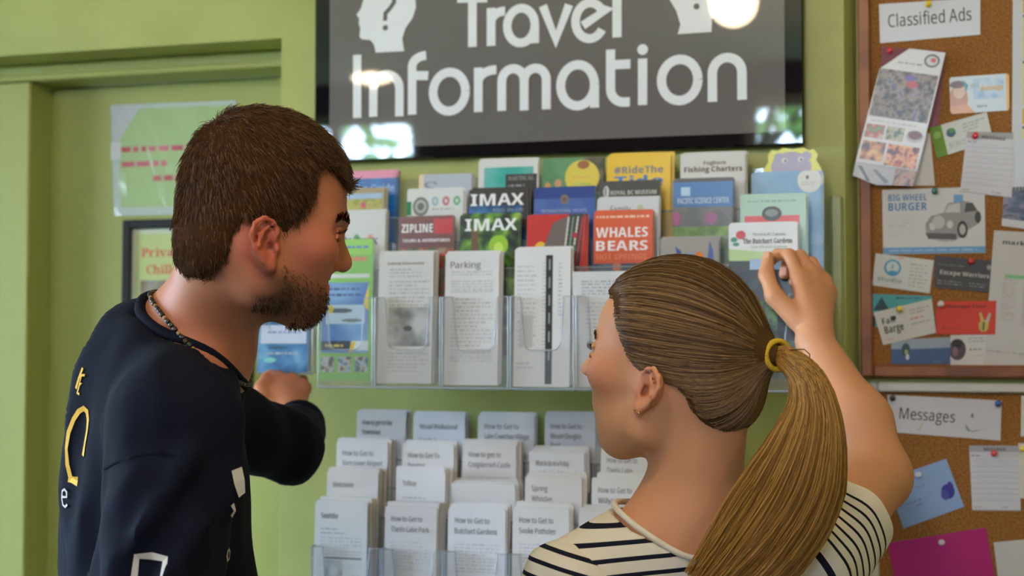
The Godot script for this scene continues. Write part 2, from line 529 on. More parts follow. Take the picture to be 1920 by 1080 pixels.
# ---------------------------------------------------------------- the sign
func arc(c: Vector2, r: Vector2, a0: float, a1: float, k := 14) -> Array:
	var out := []
	for i in k + 1:
		var a := deg_to_rad(a0 + (a1 - a0) * i / k)
		out.append(c + Vector2(cos(a) * r.x, sin(a) * r.y))
	return out
func travel_sign() -> void:
	var z0 := 0.002
	var zf := 0.024
	var a: Array = [Vector2(-1.0021, 2.1457), Vector2(-0.1646, 2.0905), Vector2(-0.1663, 1.8606)]
	var L: float = a[0].x
	var R: float = a[1].x
	var B: float = a[2].y
	var T := 2.22
	var o := base("travel_sign", Vector3((L + R) / 2, B, 0))
	tag(o, "large grey poster sign reading travel information in a black border", "sign")
	var off := o.position
	var il := -0.973
	var ir := -0.1941
	var ib := 1.882
	var g := Geo.new()
	g.box(Vector3(L, B, z0) - off, Vector3(R, T, zf) - off, 0.003)
	part("backing", g.mesh(), M.sign_black, o)
	part("poster", boxm(Vector3(il, ib, zf) - off, Vector3(ir, T - 0.03, zf + 0.001) - off), M.sign_grey, o)
	var zl := zf + 0.001
	var zt := zl + 0.0008
	var sw := 0.0152
	# letters, one stroke shape each, drawn on the poster in metres
	var ltr := func(called: String, strokes: Array, width: float) -> void:
		var gg := Geo.new()
		var up := 0.0
		for st in strokes:
			gg.ribbon(st.map(func(p: Vector2) -> Vector2: return p - Vector2(off.x, off.y)), width, zl, zt + up)
			up += 0.0002
		part(called, gg.mesh(), M.sign_white, o)
	var n := func(p: Array) -> Array:      # an arch on two stems: [foot, foot, top]
		var rx: float = (p[1].x - p[0].x) / 2
		var cy: float = p[2].y - rx * 1.05
		return [[p[0]] + arc(Vector2((p[0].x + p[1].x) / 2, cy), Vector2(rx, rx * 1.05), 180, 0) + [p[1]]]
	var ring := func(c: Vector2, e: Vector2) -> Array:
		return [arc(c, Vector2(absf(e.x - c.x), absf(e.y - c.y)), 0, 360, 28)]
	var q: Array = [Vector2(-0.9214, 2.0444), Vector2(-0.9209, 1.9351)]
	ltr.call("letter_i", [q], sw)
	q = [Vector2(-0.8914, 1.9357), Vector2(-0.8437, 1.9346), Vector2(-0.8673, 2.0074)]
	ltr.call("letter_n", n.call(q), sw)
	q = [Vector2(-0.8205, 1.9363), Vector2(-0.8207, 2.0187), Vector2(-0.7957, 2.0366), Vector2(-0.8255, 2.0034), Vector2(-0.7918, 2.0017)]
	ltr.call("letter_f", [[q[0], q[1]] + arc(Vector2(q[2].x, q[1].y), Vector2(q[2].x - q[1].x, q[2].y - q[1].y), 180, 90, 8), [q[3], q[4]]], sw)
	q = [Vector2(-0.754, 1.9725), Vector2(-0.7251, 1.9394)]
	ltr.call("letter_o", ring.call(q[0], q[1]), sw)
	q = [Vector2(-0.7025, 1.9357), Vector2(-0.7026, 2.0107), Vector2(-0.7026, 1.9862), Vector2(-0.6735, 2.0055)]
	ltr.call("letter_r", [[q[0], q[1]], [q[2]] + arc(Vector2(q[3].x, q[2].y), Vector2(q[3].x - q[2].x, q[3].y - q[2].y), 180, 85, 8)], sw)
	q = [Vector2(-0.6614, 1.9357), Vector2(-0.6225, 1.9348), Vector2(-0.6419, 2.0057), Vector2(-0.5844, 1.9349), Vector2(-0.6031, 2.0045)]
	ltr.call("letter_m", n.call([q[0], q[1], q[2]]) + n.call([q[1], q[3], q[4]]), sw)
	q = [Vector2(-0.5312, 1.9724), Vector2(-0.5025, 1.9383), Vector2(-0.5025, 1.9339), Vector2(-0.5023, 2.0045)]
	ltr.call("letter_a", ring.call(q[0], q[1]) + [[q[2], Vector2(q[2].x, q[0].y)]], sw)
	q = [Vector2(-0.4754, 2.0286), Vector2(-0.4756, 1.9767), Vector2(-0.4437, 1.9409), Vector2(-0.48, 2.0033), Vector2(-0.4426, 2.0031)]
	ltr.call("letter_t", [[q[0], q[1]] + arc(Vector2(q[1].x + 0.022, q[2].y + 0.022), Vector2(0.022, 0.022), 180, 270, 8) + [q[2]], [q[3], q[4]]], sw)
	q = [Vector2(-0.4223, 2.0108), Vector2(-0.4226, 1.9347), Vector2(-0.4222, 2.0257)]
	ltr.call("letter_i", [[q[0], q[1]]], sw)
	g = Geo.new()
	g.prism(PackedVector2Array(arc(q[2] - Vector2(off.x, off.y), Vector2(0.0088, 0.0088), 0, 340, 17)), zl, zt)
	part("letter_dot", g.mesh(), M.sign_white, o)
	q = [Vector2(-0.3617, 1.9727), Vector2(-0.332, 1.9392)]
	ltr.call("letter_o", ring.call(q[0], q[1]), sw)
	q = [Vector2(-0.3088, 1.9347), Vector2(-0.2615, 1.9359), Vector2(-0.2845, 2.005)]
	ltr.call("letter_n", n.call(q), sw)
	q = [Vector2(-0.713, 2.0465), Vector2(-0.7131, 2.1282), Vector2(-0.7396, 2.1309), Vector2(-0.6867, 2.1283)]
	ltr.call("letter_t", [[q[0], q[1]], [q[2], q[3]]], sw)
	q = [Vector2(-0.6801, 2.0465), Vector2(-0.6801, 2.1106), Vector2(-0.6801, 2.0862), Vector2(-0.6577, 2.1038)]
	ltr.call("letter_r", [[q[0], q[1]], [q[2]] + arc(Vector2(q[3].x, q[2].y), Vector2(q[3].x - q[2].x, q[3].y - q[2].y), 180, 85, 8)], sw)
	q = [Vector2(-0.628, 2.0776), Vector2(-0.604, 2.0484), Vector2(-0.604, 2.0466)]
	ltr.call("letter_a", ring.call(q[0], q[1]) + [[q[2], Vector2(q[2].x, q[0].y)]], sw * 0.95)
	q = [Vector2(-0.5902, 2.1084), Vector2(-0.5679, 2.0508), Vector2(-0.5455, 2.1073)]
	ltr.call("letter_v", [q], sw * 0.95)
	q = [Vector2(-0.5103, 2.0784), Vector2(-0.4861, 2.0487), Vector2(-0.522, 2.0712), Vector2(-0.4842, 2.0945)]
	ltr.call("letter_e", [[q[2], q[3]] + arc(q[0], Vector2(absf(q[1].x - q[0].x), absf(q[1].y - q[0].y)), 38, 328, 26)], sw * 0.95)
	q = [Vector2(-0.4647, 2.0483), Vector2(-0.4644, 2.1471)]
	ltr.call("letter_l", [q], sw)
	# two profile heads, each with a question mark cut out of it
	for side in 2:
		var hp: Array
		var hook: Array
		var dot: Array
		if side == 0:
			hp = [Vector2(-0.9109, 2.1376), Vector2(-0.9148, 2.1248), Vector2(-0.9227, 2.1142), Vector2(-0.9177, 2.1073), Vector2(-0.9187, 2.099), Vector2(-0.9157, 2.0905), Vector2(-0.9171, 2.0757), Vector2(-0.9131, 2.0713), Vector2(-0.8978, 2.069), Vector2(-0.8909, 2.0612), Vector2(-0.887, 2.0467), Vector2(-0.8353, 2.0461), Vector2(-0.8388, 2.0684), Vector2(-0.833, 2.0855), Vector2(-0.8195, 2.1031), Vector2(-0.8142, 2.1202), Vector2(-0.8152, 2.135), Vector2(-0.8221, 2.1538), Vector2(-0.8376, 2.1678), Vector2(-0.861, 2.175), Vector2(-0.8865, 2.1712), Vector2(-0.9031, 2.1575)]
			hook = [Vector2(-0.8869, 2.1404), Vector2(-0.8801, 2.1501), Vector2(-0.8664, 2.152), Vector2(-0.8547, 2.1438), Vector2(-0.8537, 2.1317), Vector2(-0.8614, 2.1212), Vector2(-0.8697, 2.1134), Vector2(-0.8701, 2.1005)]
			dot = [Vector2(-0.8696, 2.0884)]
		else:
			hp = [Vector2(-0.2979, 2.132), Vector2(-0.2946, 2.1196), Vector2(-0.2878, 2.1088), Vector2(-0.2921, 2.103), Vector2(-0.2913, 2.0952), Vector2(-0.2939, 2.0875), Vector2(-0.2927, 2.0736), Vector2(-0.2961, 2.07), Vector2(-0.3094, 2.0695), Vector2(-0.309, 2.0625), Vector2(-0.3099, 2.0479), Vector2(-0.3644, 2.0476), Vector2(-0.36, 2.0631), Vector2(-0.3668, 2.0861), Vector2(-0.3789, 2.107), Vector2(-0.3832, 2.1274), Vector2(-0.3823, 2.1413), Vector2(-0.3761, 2.1584), Vector2(-0.3621, 2.1696), Vector2(-0.3412, 2.1733), Vector2(-0.3188, 2.1664), Vector2(-0.3042, 2.1515)]
			hook = [Vector2(-0.3482, 2.1396), Vector2(-0.3421, 2.1487), Vector2(-0.3299, 2.1505), Vector2(-0.3196, 2.1428), Vector2(-0.3188, 2.1314), Vector2(-0.3258, 2.1215), Vector2(-0.3331, 2.1142), Vector2(-0.3336, 2.102)]
			dot = [Vector2(-0.3337, 2.0907)]
		g = Geo.new()
		var sh := PackedVector2Array(hp.map(func(p: Vector2) -> Vector2: return p - Vector2(off.x, off.y)))
		g.prism(sh, zl, zt)
		var hd := part("head_shape", g.mesh(), M.sign_white, o)
		g = Geo.new()
		g.ribbon(hook.map(func(p: Vector2) -> Vector2: return p - Vector2(off.x, off.y)), 0.0075, zt, zt + 0.0003)
		g.prism(PackedVector2Array(arc(dot[0] - Vector2(off.x, off.y), Vector2(0.005, 0.005), 0, 342, 18)), zt, zt + 0.0003)
		part("question_mark", g.mesh(), M.sign_grey, hd)

# ---------------------------------------------------------------- flat printed things
# a sheet of paper with four (or more) corners on a plane z; corners clockwise from the top edge's first end; the picture is stretched over the first four corners given as `frame`
func paper(called: String, label: String, cat: String, corners: Array, z: float, p: Pic, m: Material, group := "", thick := 0.0006, frame: Array = []) -> MeshInstance3D:
	var fr: Array = frame if frame else corners
	var o0: Vector2 = fr[3]
	var g := Geo.new()
	var pl := PackedVector2Array()
	var mp := []
	var ex: Vector2 = fr[2] - fr[3]
	var ey: Vector2 = fr[0] - fr[3]
	var det := ex.cross(ey)
	for c in corners:
		var d: Vector2 = c - o0
		pl.append(d)
		mp.append(p.at(clampf(d.cross(ey) / det, 0.0, 1.0), clampf(1.0 - ex.cross(d) / det, 0.0, 1.0)))
	g.prism(pl, 0.0, thick, Rect2(), mp)
	var o := part(called, g.mesh(), m, self)
	o.position = Vector3(o0.x, o0.y, z)
	tag(o, label, cat, group)
	o.set_meta("ex", ex); o.set_meta("ey", ey); o.set_meta("top", thick)
	return o
# lettering on such a sheet: u0..u1 along its width, base line at w (0 top .. 1 bottom), capital height as a share of the sheet's height
func write(o: MeshInstance3D, s: String, u0: float, u1: float, w: float, h: float, m: Material, kind := "sans") -> void:
	var ex: Vector2 = o.get_meta("ex")
	var ey: Vector2 = o.get_meta("ey")
	var t := text(o, s, 0.0, (u1 - u0) * ex.length(), 0.0, h * ey.length(), m, 0.0, kind)
	var a := ex.angle()
	var p := ex * u0 + ey * (1.0 - w)
	t.transform = Transform3D(Basis(Vector3(0, 0, 1), a), Vector3(p.x, p.y, float(o.get_meta("top")))) * t.transform
func pin(px: Vector3, col: Color, label: String, group := "") -> void:
	var o := base("push_pin", px)
	tag(o, label, "pin", group)
	var g := Geo.new()
	g.lathe([Vector2(0.0, 0.0115), Vector2(0.0038, 0.0108), Vector2(0.0044, 0.0095), Vector2(0.0042, 0.0088), Vector2(0.0026, 0.0076), Vector2(0.0026, 0.003), Vector2(0.0046, 0.0018), Vector2(0.0046, 0.0008), Vector2(0.001, 0.0006)], Vector3.ZERO, Vector3(0.1, 0.15, 1).normalized(), 12)
	part("head", g.mesh(), mat(col, 0.25), o)
	g = Geo.new()
	g.tube([Vector3(0, 0, 0.001), Vector3(-0.0004, -0.0006, -0.006)], [0.0006, 0.0003], 6)
	var st := mat(srgb(190, 190, 195), 0.3)
	st.metallic = 1.0
	part("needle", g.mesh(), st, o)

func door_notices() -> void:
	var zd := -0.16
	# laminated sheet
	var p := pic(200, 190, srgb(186, 196, 190), 21)
	p.col(0.06, 0.05, 0.94, 0.93, srgb(168, 192, 130))
	p.poly([Vector2(0.0, 0.0), Vector2(0.26, 0.0), Vector2(0.06, 0.34), Vector2(0.0, 0.3)], srgb(190, 192, 196))
	var o := paper("laminated_notice", "laminated pale green notice with red lettering taped to the door", "notice", [Vector2(-1.5145, 2.0139), Vector2(-1.2438, 2.0108), Vector2(-1.2455, 1.794), Vector2(-1.5049, 1.7952)], zd + 0.001, p, M.print)
	for ln in [[0.08, 0.36, 0.55], [0.08, 0.49, 0.52], [0.34, 0.62, 0.4]]:
		p.lines(ln[0], ln[1], ln[0] + ln[2], ln[1] + 0.115, 1, srgb(188, 66, 84))
	# the film of the laminate is wavy
	var g := Geo.new()
	var rng := RandomNumberGenerator.new()
	rng.seed = 4
	var nz := FastNoiseLite.new()
	nz.seed = 8; nz.frequency = 9.0; nz.fractal_octaves = 2
	var ex: Vector2 = o.get_meta("ex")
	var ey: Vector2 = o.get_meta("ey")
	var N := 36
	for j in N + 1:
		for i in N + 1:
			var q := ex * (float(i) / N) + ey * (float(j) / N)
			var h := func(a: Vector2) -> float: return 0.0035 + 0.0028 * nz.get_noise_2d(a.x * 1.6 + a.y * 0.7, a.y * 0.55)
			var hx: float = h.call(q + Vector2(0.002, 0)) - h.call(q)
			var hy: float = h.call(q + Vector2(0, 0.002)) - h.call(q)
			g.vert(Vector3(q.x, q.y, h.call(q)), Vector3(-hx / 0.002, -hy / 0.002, 1).normalized())
	for j in N:
		for i in N:
			var k := j * (N + 1) + i
			g.tri(k, k + 1, k + N + 1); g.tri(k + 1, k + N + 2, k + N + 1)
	part("film", g.mesh(), M.film, o)
	var tape := Geo.new()
	tape.box(Vector3(-0.008, 0.11, 0.0005), Vector3(0.014, 0.145, 0.0016), 0.0004)
	part("tape", tape.mesh(), mat(srgb(214, 216, 216), 0.15), o)
	# framed poster
	var fa: Array = [Vector2(-1.484, 1.7856), Vector2(-1.2075, 1.7883), Vector2(-1.2048, 1.4297), Vector2(-1.4797, 1.416)]
	var fr := base("framed_poster", Vector3(fa[3].x, fa[3].y, zd))
	tag(fr, "poster for a private chillout space in a thin black frame on the door", "poster")
	var W: float = fa[1].x - fa[0].x
	var Hh: float = fa[0].y - fa[3].y
	g = Geo.new()
	var f := 0.017
	for b in [[0, 0, f, Hh], [W - f, 0, W, Hh], [f, 0, W - f, f], [f, Hh - f, W - f, Hh]]:
		g.box(Vector3(b[0], b[1], 0.001), Vector3(b[2], b[3], 0.014), 0.002)
	part("frame", g.mesh(), M.black, fr)
	p = pic(200, 300, srgb(196, 198, 176), 23)
	p.col(0.04, 0.03, 0.96, 0.97, srgb(182, 190, 122))
	p.photo(0.08, 0.30, 0.9, 0.6, [srgb(60, 90, 130), srgb(90, 120, 160), srgb(150, 140, 120), srgb(120, 100, 80)], 2.0)
	p.col(0.3, 0.3, 0.9, 0.42, srgb(150, 132, 112))
	p.lines(0.1, 0.66, 0.85, 0.9, 7, srgb(150, 70, 80))
	g = Geo.new()
	g.prism(PackedVector2Array([Vector2(f, Hh - f), Vector2(W - f, Hh - f), Vector2(W - f, f), Vector2(f, f)]), 0.002, 0.004, Rect2(), [p.at(0, 0), p.at(1, 0), p.at(1, 1), p.at(0, 1)])
	var sh := part("poster_sheet", g.mesh(), M.print, fr)
	text(sh, "Private &", f + 0.02, f + 0.145, Hh - 0.072, 0.017, M.red_ink, 0.004, "serif_bold")
	text(sh, "Chillout", f + 0.032, f + 0.125, Hh - 0.105, 0.017, M.red_ink, 0.004, "serif_bold")

# ---------------------------------------------------------------- leaflets and the clear racks that hold them
# xl, xr, top, height, z of the front leaflet's top edge; `more` copies stand behind it
func leaf(label: String, what: String, xl: float, xr: float, top: float, h: float, z: float, p: Pic, m: Material, more := 3, lean := 3.0, gap := 0.0035, slip := 0.004) -> MeshInstance3D:
	var w := xr - xl
	var g := Geo.new()
	var r := 0.0022
	var pl := PackedVector2Array([Vector2(r, h), Vector2(w - r, h), Vector2(w, h - r), Vector2(w, 0), Vector2(0, 0), Vector2(0, h - r)])
	var mp := []
	for q in pl:
		mp.append(p.at(q.x / w, 1.0 - q.y / h))
	g.prism(pl, -0.0012, 0.0012, Rect2(), mp)
	var me := g.mesh()
	var rng := RandomNumberGenerator.new()
	rng.seed = int(absf(xl * 7919 + top * 104729 + z * 331))
	var first: MeshInstance3D
	for i in more + 1:
		var o := part("leaflet", me, m, self)
		var ln := lean + (rng.randf_range(-0.2, 0.2) if i else 0.0)
		var dz := -i * gap
		o.position = Vector3(xl + (rng.randf_range(-0.3, 1.0) * slip if i else 0.0), top - h + (rng.randf_range(0.2, 1.0) * slip if i else 0.0), z + h * sin(deg_to_rad(lean)) + dz)
		o.rotation_degrees = Vector3(-ln, 0, rng.randf_range(-0.5, 0.5) if i else 0.0)
		if i == 0:
			first = o
			tag(o, label, "leaflet")
		else:
			tag(o, "copy tucked behind the leaflet " + what, "leaflet", "copies behind the leaflet " + what)
	first.set_meta("ex", Vector2(w, 0)); first.set_meta("ey", Vector2(0, h)); first.set_meta("top", 0.0012)
	return first
func pocket(rack: Node3D, xl: float, xr: float, yb: float, yt: float, zf: float, depth: float, notch := true) -> void:
	var o := rack.position
	var g := Geo.new()
	var w := xr - xl
	var h := yt - yb
	var pl: PackedVector2Array
	var pts: Array
	if notch:
		var n0 := w * 0.16
		var nb := h * 0.42
		pts = [Vector2(0, h), Vector2(n0, h)]
		pts += [Vector2(n0 + w * 0.05, nb + 0.012)] + arc(Vector2(n0 + w * 0.05 + 0.012, nb + 0.012), Vector2(0.012, 0.012), 190, 270, 5)
		pts += arc(Vector2(w - n0 - w * 0.05 - 0.012, nb + 0.012), Vector2(0.012, 0.012), 270, 350, 5) + [Vector2(w - n0 - w * 0.05, nb + 0.012)]
		pts += [Vector2(w - n0, h), Vector2(w, h)]
	else:
		pts = [Vector2(0, h), Vector2(w, h)]
	pl = PackedVector2Array(pts + [Vector2(w, 0), Vector2(0, 0)])
	var sh := PackedVector2Array()
	for q in pl:
		sh.append(q + Vector2(xl - o.x, yb - o.y))
	g.prism(sh, zf - o.z, zf - o.z + 0.002)
	for x in [xl, xr]:
		g.box(Vector3(x - 0.001, yb, zf - depth) - o, Vector3(x + 0.001, yt, zf) - o)
	g.box(Vector3(xl, yb, zf - depth) - o, Vector3(xr, yb + 0.002, zf) - o)
	var k := part("pocket", g.mesh(), M.clear, rack)
	# the cut edges of the plastic catch the light
	g = Geo.new()
	var rm := []
	for q in pts:
		rm.append(Vector3(q.x + xl - o.x, q.y + yb - o.y, zf - o.z + 0.0012))
	g.tube(rm, [0.0012], 5)
	for x in [xl, xr]:
		g.tube([Vector3(x, yb, zf + 0.0012) - o, Vector3(x, yt, zf + 0.0012) - o], [0.0016], 5)
		g.tube([Vector3(x, yt, zf) - o, Vector3(x, yt, zf - depth) - o], [0.0012], 5)
	g.tube([Vector3(xl, yb, zf + 0.001) - o, Vector3(xr, yb, zf + 0.001) - o], [0.0022], 5)
	part("rim", g.mesh(), M.rim, k)

func upper_rack() -> void:
	var rack := base("brochure_rack", Vector3(-0.568, 1.4798, 0.0))
	tag(rack, "clear tiered rack of colourful brochures under the travel sign", "rack")
	var cols := [-0.9121, -0.8159, -0.7044, -0.5951, -0.492, -0.3874, -0.2856, -0.1514]
	var yb: float = 1.4778
	var yt: float = 1.6184
	part("back_panel", boxm(Vector3(cols[0], yb, 0.001) - rack.position, Vector3(cols[7], 1.8276, 0.004) - rack.position), M.clear, rack)
	for r in 4:
		var z := 0.2105 - 0.0455 * r
		for k in 7:
			pocket(rack, cols[k] + 0.002, cols[k + 1] - 0.002, yb + 0.046 * r, yt + 0.046 * r, z, 0.04, r == 0)
	# front tier
	var p := pic(100, 240, srgb(122, 178, 74), 31)
	p.col(0.04, 0.0, 0.96, 0.1, srgb(140, 196, 80)); p.lines(0.1, 0.03, 0.9, 0.075, 1, srgb(60, 100, 170)); p.lines(0.1, 0.1, 0.9, 0.17, 1, srgb(214, 84, 60))
	p.col(0.06, 0.24, 0.94, 0.27, srgb(200, 206, 196))
	p.photo(0.06, 0.3, 0.92, 0.8, [srgb(60, 100, 170), srgb(88, 128, 186), srgb(120, 160, 205)], 1.5)
	p.lines(0.14, 0.33, 0.8, 0.41, 2, srgb(30, 56, 110)); p.col(0.14, 0.46, 0.86, 0.6, srgb(172, 192, 208)); p.oval(0.4, 0.5, 0.22, 0.018, srgb(70, 80, 90)); p.oval(0.22, 0.49, 0.06, 0.03, srgb(190, 170, 60)); p.oval(0.62, 0.57, 0.2, 0.012, srgb(110, 120, 126))
	p.poly([Vector2(0.92, 0.3), Vector2(0.92, 0.5), Vector2(0.82, 0.46)], srgb(220, 190, 50))
	p.col(0.06, 0.72, 0.6, 0.79, srgb(44, 52, 66)); p.lines(0.14, 0.735, 0.52, 0.775, 1, srgb(210, 180, 50)); p.col(0.62, 0.72, 0.94, 0.79, srgb(206, 212, 214)); p.poly([Vector2(0.58, 0.79), Vector2(0.62, 0.72), Vector2(0.7, 0.72), Vector2(0.66, 0.79)], srgb(220, 180, 50))
	for i in 3:
		p.photo(0.07 + i * 0.31, 0.83, 0.31 + i * 0.31, 0.94, [srgb(70, 100, 110), srgb(150, 176, 186), srgb(200, 180, 150), srgb(60, 70, 70)], 8.0)
	leaf("lime green folder of seaplane tours with blue water photo", "of green seaplane tours", -0.9148, -0.8234, 1.71, 0.222, 0.192, p, M.gloss, 1)
	p = pic(100, 240, srgb(214, 214, 216), 32)
	p.lines(0.2, 0.12, 0.8, 0.2, 3, srgb(160, 160, 164)); p.lines(0.2, 0.21, 0.94, 0.42, 7, srgb(170, 170, 174))
	p.photo(0.2, 0.42, 0.95, 0.72, [srgb(120, 122, 126), srgb(160, 162, 166), srgb(196, 198, 202)], 3.0); p.oval(0.55, 0.58, 0.08, 0.02, srgb(90, 92, 96))
	p.lines(0.2, 0.76, 0.95, 0.92, 6, srgb(166, 166, 170))
	var o := leaf("white sheet headed island discounts in the clear front pocket", "headed island discounts", -0.8131, -0.7223, 1.6893, 0.205, 0.195, p, M.print, 5)
	write(o, "Island Discounts", 0.16, 0.82, 0.09, 0.02, M.grey_ink)
	p = pic(100, 240, srgb(214, 213, 214), 33)
	p.lines(0.12, 0.14, 0.9, 0.18, 2, srgb(168, 168, 172)); p.lines(0.12, 0.21, 0.9, 0.31, 5, srgb(168, 168, 172)); p.lines(0.12, 0.34, 0.9, 0.72, 13, srgb(172, 172, 176)); p.lines(0.12, 0.73, 0.9, 0.83, 5, srgb(166, 166, 170))
	o = leaf("white sheet headed parking in the clear front pocket", "headed parking", -0.7029, -0.6153, 1.6875, 0.205, 0.195, p, M.print, 5)
	write(o, "Parking", 0.1, 0.66, 0.115, 0.05, M.grey_ink)
	p = pic(100, 240, srgb(216, 215, 215), 34)
	p.lines(0.05, 0.12, 0.4, 0.72, 18, srgb(178, 178, 182)); p.col(0.1, 0.48, 0.34, 0.72, srgb(190, 188, 186)); p.lines(0.5, 0.1, 0.56, 0.9, 30, srgb(170, 170, 174)); p.lines(0.78, 0.1, 0.86, 0.5, 14, srgb(168, 168, 172)); p.lines(0.05, 0.82, 0.4, 0.88, 2, srgb(170, 170, 174))
	p.col(0.57, 0.05, 0.69, 0.98, srgb(34, 34, 38))
	for i in 6:
		p.col(0.615, 0.08 + i * 0.13, 0.645, 0.16 + i * 0.13, srgb(150, 150, 154))
	leaf("white sheet with a vertical black bar in the clear front pocket", "with a vertical black bar", -0.5905, -0.502, 1.6921, 0.211, 0.195, p, M.print, 5)
	p = pic(100, 240, srgb(210, 210, 213), 35)
	p.lines(0.14, 0.06, 0.9, 0.2, 5, srgb(150, 152, 160)); p.lines(0.2, 0.25, 0.85, 0.6, 10, srgb(168, 170, 176))
	leaf("white sheet sagging forward out of its clear pocket", "that sags forward", -0.4972, -0.4005, 1.6528, 0.172, 0.205, p, M.print, 2, -3.0)
	p = pic(100, 240, srgb(208, 207, 208), 36)
	p.lines(0.12, 0.1, 0.9, 0.6, 14, srgb(170, 170, 174))
	leaf("white sheet of fine print beside the sagging sheet", "of fine print", -0.383, -0.2982, 1.6454, 0.168, 0.195, p, M.print, 3)
	# blue holder at the end of the rack, hung lower
	var hx := [-1.0326, -0.9363]
	var hb: float = 1.4981
	var hold := base("brochure_holder", Vector3((hx[0] + hx[1]) / 2, hb, 0.0))
	tag(hold, "single clear holder with a blue brochure beside the big rack", "holder")
	pocket(hold, hx[0], hx[1], hb, hb + 0.15, 0.172, 0.035)
	part("bracket", boxm(Vector3(-0.03, 0.03, 0.0), Vector3(0.03, 0.13, 0.137), 0.002), M.clear, hold)
	p = pic(100, 240, srgb(58, 106, 150), 37)
	p.photo(0.0, 0.5, 1.0, 1.0, [srgb(40, 84, 124), srgb(66, 120, 166), srgb(110, 160, 190)], 2.5); p.col(0.06, 0.62, 0.96, 0.77, srgb(186, 192, 206)); p.lines(0.2, 0.66, 0.86, 0.7, 1, srgb(110, 120, 170)); p.oval(0.4, 0.8, 0.2, 0.012, srgb(40, 80, 100)); p.oval(0.25, 0.9, 0.12, 0.02, srgb(120, 190, 180)); p.lines(0.2, 0.83, 0.8, 0.87, 1, srgb(150, 150, 140))
	leaf("blue sea brochure with a white band in the single holder", "in the single clear holder", -1.0331, -0.9429, 1.7, 0.2, 0.166, p, M.gloss, 3)
	# third tier from the back
	p = pic(100, 120, srgb(206, 206, 204), 41)
	p.oval(0.1, 0.28, 0.09, 0.08, srgb(80, 100, 170)); p.oval(0.38, 0.28, 0.09, 0.09, srgb(100, 150, 104)); p.oval(0.38, 0.27, 0.05, 0.04, srgb(190, 200, 186)); p.oval(0.68, 0.28, 0.09, 0.09, srgb(214, 150, 144)); p.oval(0.68, 0.27, 0.05, 0.04, srgb(206, 200, 196))
	o = leaf("white card with row of round badges over grey serif capitals", "with round badges and serif capitals", -0.9012, -0.8213, 1.7616, 0.2, 0.146, p, M.print, 4)
	write(o, "EL FUX", 0.06, 0.85, 0.27, 0.05, M.grey_ink, "serif_bold")
	p = pic(120, 260, srgb(112, 62, 60), 42)
	p.col(0.64, 0.015, 0.985, 0.125, srgb(190, 60, 64)); p.photo(0.0, 0.22, 1.0, 0.7, [srgb(70, 80, 50), srgb(110, 110, 70), srgb(180, 60, 50), srgb(150, 140, 110)], 7.0)
	o = leaf("maroon zipline tour leaflet with red corner block", "on the maroon zipline tour", -0.7983, -0.7051, 1.7486, 0.224, 0.146, p, M.gloss, 2)
	write(o, "ZIPLINE", 0.05, 0.62, 0.105, 0.06, M.white_ink, "sans_bold"); write(o, "TOUR", 0.68, 0.95, 0.105, 0.045, M.red_ink, "sans_bold"); write(o, "TOURS & ADVENTURES", 0.07, 0.93, 0.175, 0.022, M.white_ink, "sans_bold")
	p = pic(120, 260, srgb(44, 60, 34), 43)
	p.photo(0, 0, 1, 1, [srgb(24, 34, 24), srgb(50, 74, 34), srgb(84, 130, 44), srgb(140, 180, 60)], 4.0); p.col(0.2, 0.1, 0.32, 1.0, srgb(110, 78, 50)); p.oval(0.66, 0.22, 0.16, 0.07, srgb(150, 196, 50)); p.oval(0.66, 0.24, 0.08, 0.04, srgb(196, 224, 90))
	o = leaf("rainforest leaflet with huge white capitals over green foliage", "on the rainforest film", -0.6952, -0.5973, 1.7512, 0.224, 0.146, p, M.gloss, 2)
	write(o, "IMAX", 0.09, 0.97, 0.115, 0.085, M.white_ink, "sans_bold")
	p = pic(120, 260, srgb(196, 46, 36), 44)
	p.oval(0.24, 0.28, 0.13, 0.09, srgb(224, 180, 40)); p.poly([Vector2(0.3, 0.22), Vector2(0.45, 0.06), Vector2(0.78, 0.0), Vector2(0.8, 0.35), Vector2(0.25, 0.4)], srgb(110, 96, 92)); p.poly([Vector2(0.72, 0.0), Vector2(0.98, 0.0), Vector2(0.9, 0.4), Vector2(0.6, 0.4)], srgb(60, 62, 62))
	for i in 4:
		p.poly([Vector2(0.7 + i * 0.08, 0.02), Vector2(0.73 + i * 0.08, 0.02), Vector2(0.63 + i * 0.07, 0.4), Vector2(0.6 + i * 0.07, 0.4)], [srgb(206, 206, 190), srgb(120, 140, 120), srgb(210, 200, 180), srgb(180, 60, 60)][i])
	p.oval(0.8, 0.24, 0.04, 0.02, srgb(40, 120, 100)); p.oval(0.82, 0.15, 0.04, 0.02, srgb(190, 40, 50))
	leaf("bright red leaflet with a carved grey mask and yellow ring", "with the carved grey mask", -0.5842, -0.4906, 1.7485, 0.224, 0.146, p, M.gloss, 3)
	p = pic(120, 260, srgb(212, 88, 44), 45)
	p.photo(0.0, 0.36, 1.0, 1.0, [srgb(44, 58, 84), srgb(60, 80, 110), srgb(80, 100, 130)], 4.0); p.oval(0.4, 0.38, 0.08, 0.03, srgb(190, 110, 80)); p.lines(0.05, 0.02, 0.95, 0.06, 1, srgb(232, 190, 160))
	o = leaf("orange whale watching leaflet with bold white capitals", "on orange whale watching", -0.477, -0.3849, 1.75, 0.224, 0.146, p, M.gloss, 3)
	write(o, "WHALES", 0.04, 0.92, 0.175, 0.068, M.white_ink, "sans_bold"); write(o, "BEARS", 0.04, 0.92, 0.268, 0.068, M.white_ink, "sans_bold")
	write(o, "HOT SPRINGS", 0.05, 0.9, 0.33, 0.04, mat(srgb(232, 128, 84), 0.5), "sans_bold")
	p = pic(120, 260, srgb(158, 152, 146), 46)
